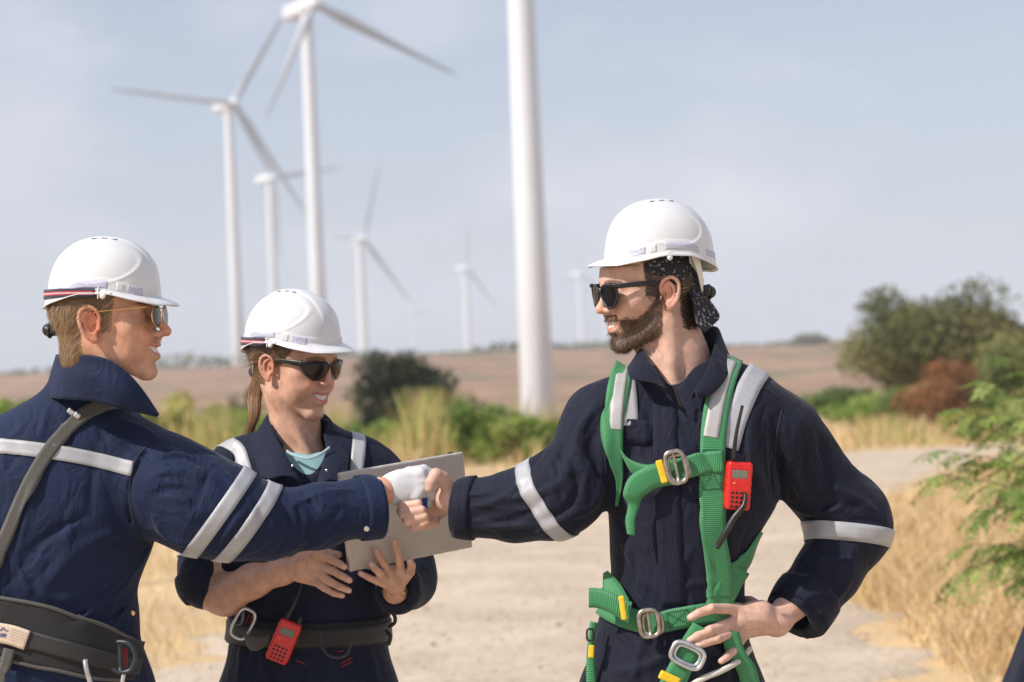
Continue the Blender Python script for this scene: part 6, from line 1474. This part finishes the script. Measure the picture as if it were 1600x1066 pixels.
# popped collar
top_ = [(170, 585, 3.90), (140, 565, 3.895), (105, 555, 3.83), (88, 556, 3.74), (100, 560, 3.66), (130, 556, 3.605), (165, 562, 3.585), (197, 582, 3.585), (224, 612, 3.60), (248, 648, 3.64)]
bot_ = [(170, 625, 3.91), (135, 618, 3.915), (95, 615, 3.86), (70, 618, 3.75), (84, 622, 3.655), (115, 625, 3.615), (150, 628, 3.595), (180, 636, 3.585), (208, 643, 3.60), (245, 651, 3.638)]
rows = []
for a, b in zip(top_, bot_):
    a = np.array(a, float); b = np.array(b, float); mid = (a+b)/2; rows.append([W(*b), W(*(mid+[0, 0, -.006])), W(*(a*.82+b*.18)), W(*(a+[0, 0, .001])), W(*(a*.93+b*.07+[0, 0, .010]))])
sheet('collar', np.array(rows), .003, M_navy_l, P1, nu=110, nv=24)
def strip1(name, line, w, off, mat, parent, d=3.62, **k): return drape(name, C1, line, w, off, mat, parent, d=d, **k)
strip1('reflective_stripe', [(-20, 696), (30, 700), (90, 708), (150, 719), (207, 733)], .027, .002, M_band, P1, thick=.0014)
strip1('yoke_seam', [(-10, 686), (60, 690), (130, 702), (212, 722)], .004, .0008, M_navy_in, P1, thick=.0012)
ring_band('reflective_band', C1, W(337, 810, 3.695), W(372, 836, 3.70)-W(304, 789, 3.69), .028, .0022, M_band, P1, R=.16, n=90)
ring_band('reflective_band', C1, W(381, 824, 3.70), W(412, 843, 3.71)-W(350, 800, 3.695), .028, .0022, M_band, P1, R=.16, n=90)
ring_band('cuff', C1, W(576, 793, 3.78), W(590, 790, 3.785)-W(550, 795, 3.765), .036, .0025, M_navy_l, P1, R=.10, n=60, nv=6, thick=.004)
for x, y, d in ((573, 826, 3.742), (207, 958, 3.66)):
    p_ = surf(C1, x, y, 3.66) if x > 300 else surf(C1, x, y, 3.66); f = Fld(.05); f.ell(p_-.003*FW, [.0058, .0022, .0058], np.stack([RT, FW, UP])); solid('snap', f, .001, M_silver if x > 300 else M_gold, P1, 0)
# glove
GL1 = Fld()
Mg = np.stack([nrm(RT+.22*UP), FW, nrm(UP-.22*RT)])
GL1.chain([W(598, 770, 3.802), W(618, 764, 3.800)], [.0285, .030], .01, flat=.62)
GL1.ell(W(630, 762, 3.802), [.040, .0175, .0325], Mg, .012)
GL1.box(W(640, 757, 3.803), [.026, .0150, .0295], Mg, .012, .010)
for (x, y) in ((657, 740), (661, 752), (659, 765), (652, 776)): GL1.ball(W(x, y, 3.797), .0118, .008)
fl = [[(657, 742, 3.800, 11), (673, 748, 3.815, 9.6), (688, 760, 3.842, 8.6)], [(660, 754, 3.800, 11), (677, 762, 3.814, 9.8), (692, 776, 3.850, 8.8)], [(658, 766, 3.802, 11), (677, 774, 3.812, 9.6), (686, 790, 3.852, 8.6)], [(652, 777, 3.804, 10), (668, 786, 3.816, 8.6), (676, 798, 3.852, 7.8)]]
fingers(GL1, D1, fl, .003); fingers(GL1, D1, [[(612, 750, 3.815, 13), (640, 738, 3.835, 11), (662, 734, 3.850, 10), (680, 744, 3.858, 9)]], .012)
for k in range(3): GL1.fold(W(600+k*3, 745, 3.775), W(598+k*3, 793, 3.775), .002, .0009)
GL1.fold(W(645, 735, 3.78), W(655, 780, 3.78), .005, .0012)
for a_, b_ in (((612, 742), (622, 784)), ((606, 752), (640, 768)), ((622, 738), (648, 752)), ((655, 746), (662, 750)), ((654, 758), (662, 760)), ((628, 790), (645, 770)), ((600, 765), (615, 790))): GL1.fold(surf(GL1, *a_, 3.79), surf(GL1, *b_, 3.79), .0028, -.0016)
GL1.cone(W(588, 772, 3.80), W(604, 769, 3.802), .0265, .024, .001, 'sub', flat=.62)
def gpaint(V):
    z = (V-CAM)@FW; C_ = np.tile((.63, .65, .68), (len(V), 1)); px = ((V-CAM)@RT)/z*FPX+800; py = 533-((V-CAM)@UP)/z*FPX
    m_ = ((z > 3.826) & (px > 666) & (py > 752)) | ((py > 781-(px-632)*.10) & (px > 630) & (px < 668) & (z > 3.79)); C_[m_] = (.02, .09, .33); return C_
M_glove = vmat2 = None
m_g, t_g, b_g = mat_new('glove_knit'); at = t_g.nodes.new('ShaderNodeVertexColor'); at.layer_name = 'Col'; t_g.links.new(at.outputs[0], b_g.inputs['Base Color']); b_g.inputs['Roughness'].default_value = .85
tcg = t_g.nodes.new('ShaderNodeTexCoord'); wv = t_g.nodes.new('ShaderNodeTexWave'); wv.inputs['Scale'].default_value = 190; wv.inputs['Distortion'].default_value = 1.0; wv.bands_direction = 'Z'; t_g.links.new(tcg.outputs['Object'], wv.inputs['Vector'])
wv2 = t_g.nodes.new('ShaderNodeTexWave'); wv2.inputs['Scale'].default_value = 150; wv2.bands_direction = 'X'; t_g.links.new(tcg.outputs['Object'], wv2.inputs['Vector']); ad = t_g.nodes.new('ShaderNodeMath'); t_g.links.new(wv.outputs['Fac'], ad.inputs[0]); t_g.links.new(wv2.outputs['Fac'], ad.inputs[1])
bpg = t_g.nodes.new('ShaderNodeBump'); bpg.inputs['Strength'].default_value = .5; bpg.inputs['Distance'].default_value = .0008; t_g.links.new(ad.outputs[0], bpg.inputs['Height']); t_g.links.new(bpg.outputs[0], b_g.inputs['Normal'])
solid('glove', GL1, .0020, m_g, P1, 1, gpaint)
tube('glove_cuff', [W(594, 770, 3.802)+.0275*math.sin(a)*nrm(UP-.1*RT)+.0185*math.cos(a)*FW for a in np.linspace(0, 6.28, 20, endpoint=False)], .0028, pmat('glove_rib', (.42, .62, .74), .8), P1, closed=True)
helmet(H1h, 'white hard hat with striped elastic strap, worn by the blond man')
# thin gold glasses
t = thing('sunglasses', 'thin gold rimmed sunglasses on the blond man\'s nose', 'sunglasses', H1.p(.1, 0, .015))
for y in (1, -1):
    tube('temple', [H1.p(.094, y*.058, .026), H1.p(.085, y*.066, .0265), H1.p(.03, y*.0765, .024), H1.p(-.002, y*.0790, .020), H1.p(-.022, y*.0770, .002)], [.0012, .0012, .0012, .0014, .0024], M_gold, t, n=30, seg=8)
    a = np.linspace(0, 2*np.pi, 36, endpoint=False); yy = y*.034+y*.026*np.cos(a); zz = .010+.021*np.sin(a)*(1-.15*np.cos(a)); xx = .1065-.0040*(yy/.06)**2
    pts = [H1.p(xx[i], yy[i], zz[i]) for i in range(36)]; tube('rim', pts, .0011, M_gold, t, closed=True, seg=8)
    lens_grid('lens', H1, yy, zz, lambda y_, z_: .1065-.0040*(abs(y_)/.06)**2, t, M_lens)
    f = Fld(.05); f.ell(H1.p(-.0235, y*.0775, -.001), [.005, .003, .006], H1.M); solid('ear_tip', f, .0012, M_black, t, 0)
tube('bridge', [H1.p(.106, .009, .016), H1.p(.108, 0, .018), H1.p(.106, -.009, .016)], .0012, M_gold, t, n=8, seg=8)
# braces over the shoulder
TB1 = thing('tool_belt', 'wide padded black safety belt with shoulder brace and label on the blond man\'s back', 'belt', W(100, 1000, 3.60))
s_, G_ = strip1('shoulder_strap', [(186, 628), (160, 634), (130, 650), (98, 680), (66, 722), (38, 775), (14, 830), (-6, 875), (-25, 930)], .026, .0045, M_greyweb, TB1, n=90, nv=5, thick=.002)
for q in ((112, 643), (122, 649)):
    p_ = surf(C1, q[0], q[1], 3.62)-.008*FW; f = Fld(.05); f.box(p_, [.0062, .0030, .0052], np.stack([nrm(RT-.75*UP), FW, nrm(UP+.75*RT)]), .0015); solid('adjuster', f, .0014, M_alu, TB1, 0)
def belt_line(dy): return [(x, y+dy) for x, y in ((-40, 965), (0, 975), (50, 985), (100, 999), (150, 1014), (185, 1024), (212, 1030))]
s_, GP = strip1('belt_pad', belt_line(4), .128, .007, M_blackpad, TB1, widths=[92, 92, 96, 92, 84, 70, 60], n=60, nv=13, thick=.009, keep=True)
for e_ in (0, -1): tube('pad_binding', cr_interp(GP[::6, e_], 50)+np.array([0, -.004, 0]), .0035, M_greyweb, TB1, seg=8)
strip1('belt_webbing', belt_line(14), .032, .014, M_blackweb, TB1, n=60, nv=7, thick=.0025, keep=True)
s_, GLb = strip1('belt_label', [(-6, 985), (20, 990), (46, 999)], .036, .018, pmat('label_beige', (.62, .50, .38), .55, var=.06, scale=120), TB1, n=16, nv=7, thick=.0012, keep=True)
def lab(u, v): 
    i = min(int(u*14.99), 14); fu = u*15-i; j = min(int(v*5.99), 5); fv = v*6-j
    return (GLb[i, j]*(1-fv)+GLb[i, j+1]*fv)*(1-fu)+(GLb[i+1, j]*(1-fv)+GLb[i+1, j+1]*fv)*fu-.0016*FW
M_ink = pmat('label_print', (.25, .22, .20), .6); M_blue = pmat('label_blue', (.03, .08, .35), .6)
parts = []
lt = {'N': [((0, 0), (0, 1)), ((0, 1), (1, 0)), ((1, 0), (1, 1))], 'A': [((0, 0), (.5, 1)), ((.5, 1), (1, 0)), ((.2, .4), (.8, .4))], 'R': [((0, 0), (0, 1)), ((0, 1), (.9, .8)), ((.9, .8), (0, .5)), ((0, .5), (1, 0))]}
vdir = -1 if lab(.5, 0)[2] > lab(.5, 1)[2] else 1
def LV(v): return v if vdir > 0 else 1-v
for k, ch in enumerate('NAR'):
    for (x0_, y0_), (x1_, y1_) in lt[ch]: parts.append(tube('', [lab(.18+k*.085+x0_*.065, LV(.32+y0_*.2)), lab(.18+k*.085+x1_*.065, LV(.32+y1_*.2))], .0005, None, link=False, n=2, seg=6))
parts.append(tube('', [lab(.20, LV(.62)), lab(.28, LV(.80)), lab(.34, LV(.66)), lab(.42, LV(.70))], .0007, None, link=False, n=12, seg=6))
V, Q = join_np(parts); mesh_np('label_logo', V, Q, M_blue, TB1); parts = []
for r_ in range(5):
    u = .50
    while u < .93:
        w_ = g.uniform(.03, .09); parts.append(tube('', [lab(u, LV(.80-r_*.13)), lab(min(u+w_, .95), LV(.80-r_*.13))], .0003, None, link=False, n=2, seg=6)); u += w_+.02
V, Q = join_np(parts); mesh_np('label_print', V, Q, M_ink, TB1)
strip1('hip_strap', [(20, 1012), (14, 1035), (4, 1066)], .020, .019, M_greyweb, TB1, n=30, keep=True, thick=.002)
dr = pmat('ring_slate', (.045, .055, .065), .4, .6)
q0 = W(186, 1026, 3.565); P_ = [W(182, 1003, 3.575), W(200, 1005, 3.570), W(210, 1018, 3.568), W(211, 1032, 3.568), W(203, 1048, 3.568), (W(186, 1050, 3.57)), W(175, 1044, 3.57)]
tube('d_ring', P_, .0046, dr, TB1, n=40); tube('d_ring_bar', [W(187, 1003, 3.572), W(189, 1049, 3.572)], .0042, dr, TB1, n=6)
for x in (192, 195, 198): tube('red_stitching', [W(x, 1014, 3.578), W(x+1, 1044, 3.578)], .0009, M_redthread, TB1, n=4, seg=6)
tube('steel_hook', [W(133, 1031, 3.565), W(135, 1045, 3.56), W(141, 1066, 3.56), W(150, 1090, 3.56)], .0048, M_alu, TB1, n=20)
tube('steel_hook', [W(194, 1050, 3.572), W(191, 1066, 3.57), W(190, 1085, 3.57)], .0040, M_alu, TB1, n=14)

for L_ in ([(238, 690), (212, 720), (203, 770), (212, 820), (228, 852)],):
    drape('seam', C1, L_, .0035, .0006, M_navy_in, P1, d=3.6, thick=.0012, nv=3)
# ------------------------------------------------------------------ leafy shrub at the right edge
gl = np.random.default_rng(21)
SB = thing('leafy_shrub', 'bright green shrub with feathery leaves at the right frame edge, nearest plant', 'shrub', (W(1660, 900, 8.7)[0], 8.7, 0))
base = np.array([W(1680, 900, 8.8)[0], 8.8, 0.0]); VL, QL, CLs, stems = [], [], [], []
def leaflet(p_, d_, n_, ln, wd, c):
    s_ = nrm(np.cross(d_, n_)); k = len(VL)*0
    pts = [p_, p_+d_*ln*.3+s_*wd*.5, p_+d_*ln*.65+s_*wd*.45-n_*ln*.04, p_+d_*ln-n_*ln*.12, p_+d_*ln*.65-s_*wd*.45-n_*ln*.04, p_+d_*ln*.3-s_*wd*.5, p_+d_*ln*.5+n_*ln*.03]
    o = len(VL)*7; VL.append(pts); QL.extend([[o, o+6, o+1, o+1], ]); QL.pop(); QL.extend([[o, o+5, o+6, o+1], [o+1, o+6, o+3, o+2], [o+5, o+4, o+3, o+6]]); CLs.append(c)
pal = np.array([(.17, .27, .05), (.25, .34, .08), (.11, .19, .04), (.30, .36, .11)])
for bx, by, bd, rx, ry in ((1478, 705, 8.6, 1700, 800), (1500, 640, 8.9, 1720, 760), (1550, 600, 8.9, 1720, 740), (1470, 740, 8.5, 1700, 840), (1520, 720, 8.7, 1700, 800), (1535, 790, 8.4, 1700, 860), (1490, 900, 8.5, 1690, 880), (1560, 850, 8.6, 1700, 900),
                           (1585, 560, 9, 1740, 720), (1590, 650, 8.6, 1740, 780), (1520, 850, 8.8, 1700, 920), (1590, 760, 8.4, 1730, 850), (1575, 700, 8.9, 1730, 820), (1600, 900, 8.5, 1720, 950), (1540, 670, 9.2, 1720, 790)):
    a = W(rx, ry, bd+.1); b = W(bx, by, bd); m1 = (a+b)/2+np.array([0, 0, .07]); P_ = cr_interp(np.array([a, m1, b]), 12); stems.append(tube('', P_, [.006, .004, .002], None, link=False, seg=6))
    stems.append(tube('', [base+[0, 0, .3], (base+a)/2+[.05, 0, .1], a], [.012, .009, .006], None, link=False, n=8, seg=6))
    for k in range(3, 12):
        for sd_ in (-1, 1):
            if gl.uniform() < .22: continue
            o_ = P_[k]; t_ = nrm(P_[k]-P_[k-1]); side_ = nrm(np.cross(t_, [0, 0, 1])); d0 = nrm(t_*.8+side_*sd_*gl.uniform(.4, 1.0)+np.array([0, 0, gl.uniform(-.7, .1)])); ln = gl.uniform(.10, .18)
            R2 = [o_+d0*ln*u-np.array([0, 0, ln*.35*u*u]) for u in np.linspace(0, 1, 8)]; stems.append(tube('', R2, .0008, None, link=False, seg=4))
            col = pal[gl.integers(0, 4)]*gl.uniform(.8, 1.2)
            for j in range(1, 8):
                tt = nrm(R2[j]-R2[j-1]); ss = nrm(np.cross(tt, [0, 0, 1])+gl.normal(size=3)*.15); nn_ = nrm(np.cross(ss, tt))
                for s3 in (-1, 1): leaflet(R2[j], nrm(ss*s3+tt*.55-np.array([0, 0, .25])), nn_, gl.uniform(.032, .050), gl.uniform(.011, .016), col*gl.uniform(.85, 1.15))
V = np.array(VL).reshape(-1, 3); mesh_np('foliage', V, np.array(QL), ML, SB, smooth=False, cols=np.repeat(np.clip(np.array(CLs), 0, 1), 7, axis=0))
stems.append(tube('', [base, base+[0, 0, .2], base+[.0, 0, .35]], [.03, .022, .014], None, link=False, seg=8)); V, Q = join_np(stems); mesh_np('stem', V, Q, bark, SB)
# dark blue bag hanging in the corner
BG_ = thing('shoulder_bag', 'dark navy bag cut off by the bottom right corner of the frame', 'bag', W(1625, 1100, 5.2)); f = Fld(.15); c = W(1650, 1056, 5.2)
aa = math.radians(-20); f.box(c, [.11, .06, .13], np.stack([nrm(RT*math.cos(aa)+UP*math.sin(aa)), FW, nrm(UP*math.cos(aa)-RT*math.sin(aa))]), .02); rumple(f, 3, .004, 20); solid('bag_body', f, .006, cloth_mat('bag_navy', (.008, .011, .026), (.005, .008, .02)), BG_, 1)
tube('bag_strap', [c+[-.02, 0, .10], c+[-.02, 0, .30], c+[.05, .05, .55], c+[.12, .4, .62]], .010, M_black, BG_, n=24)
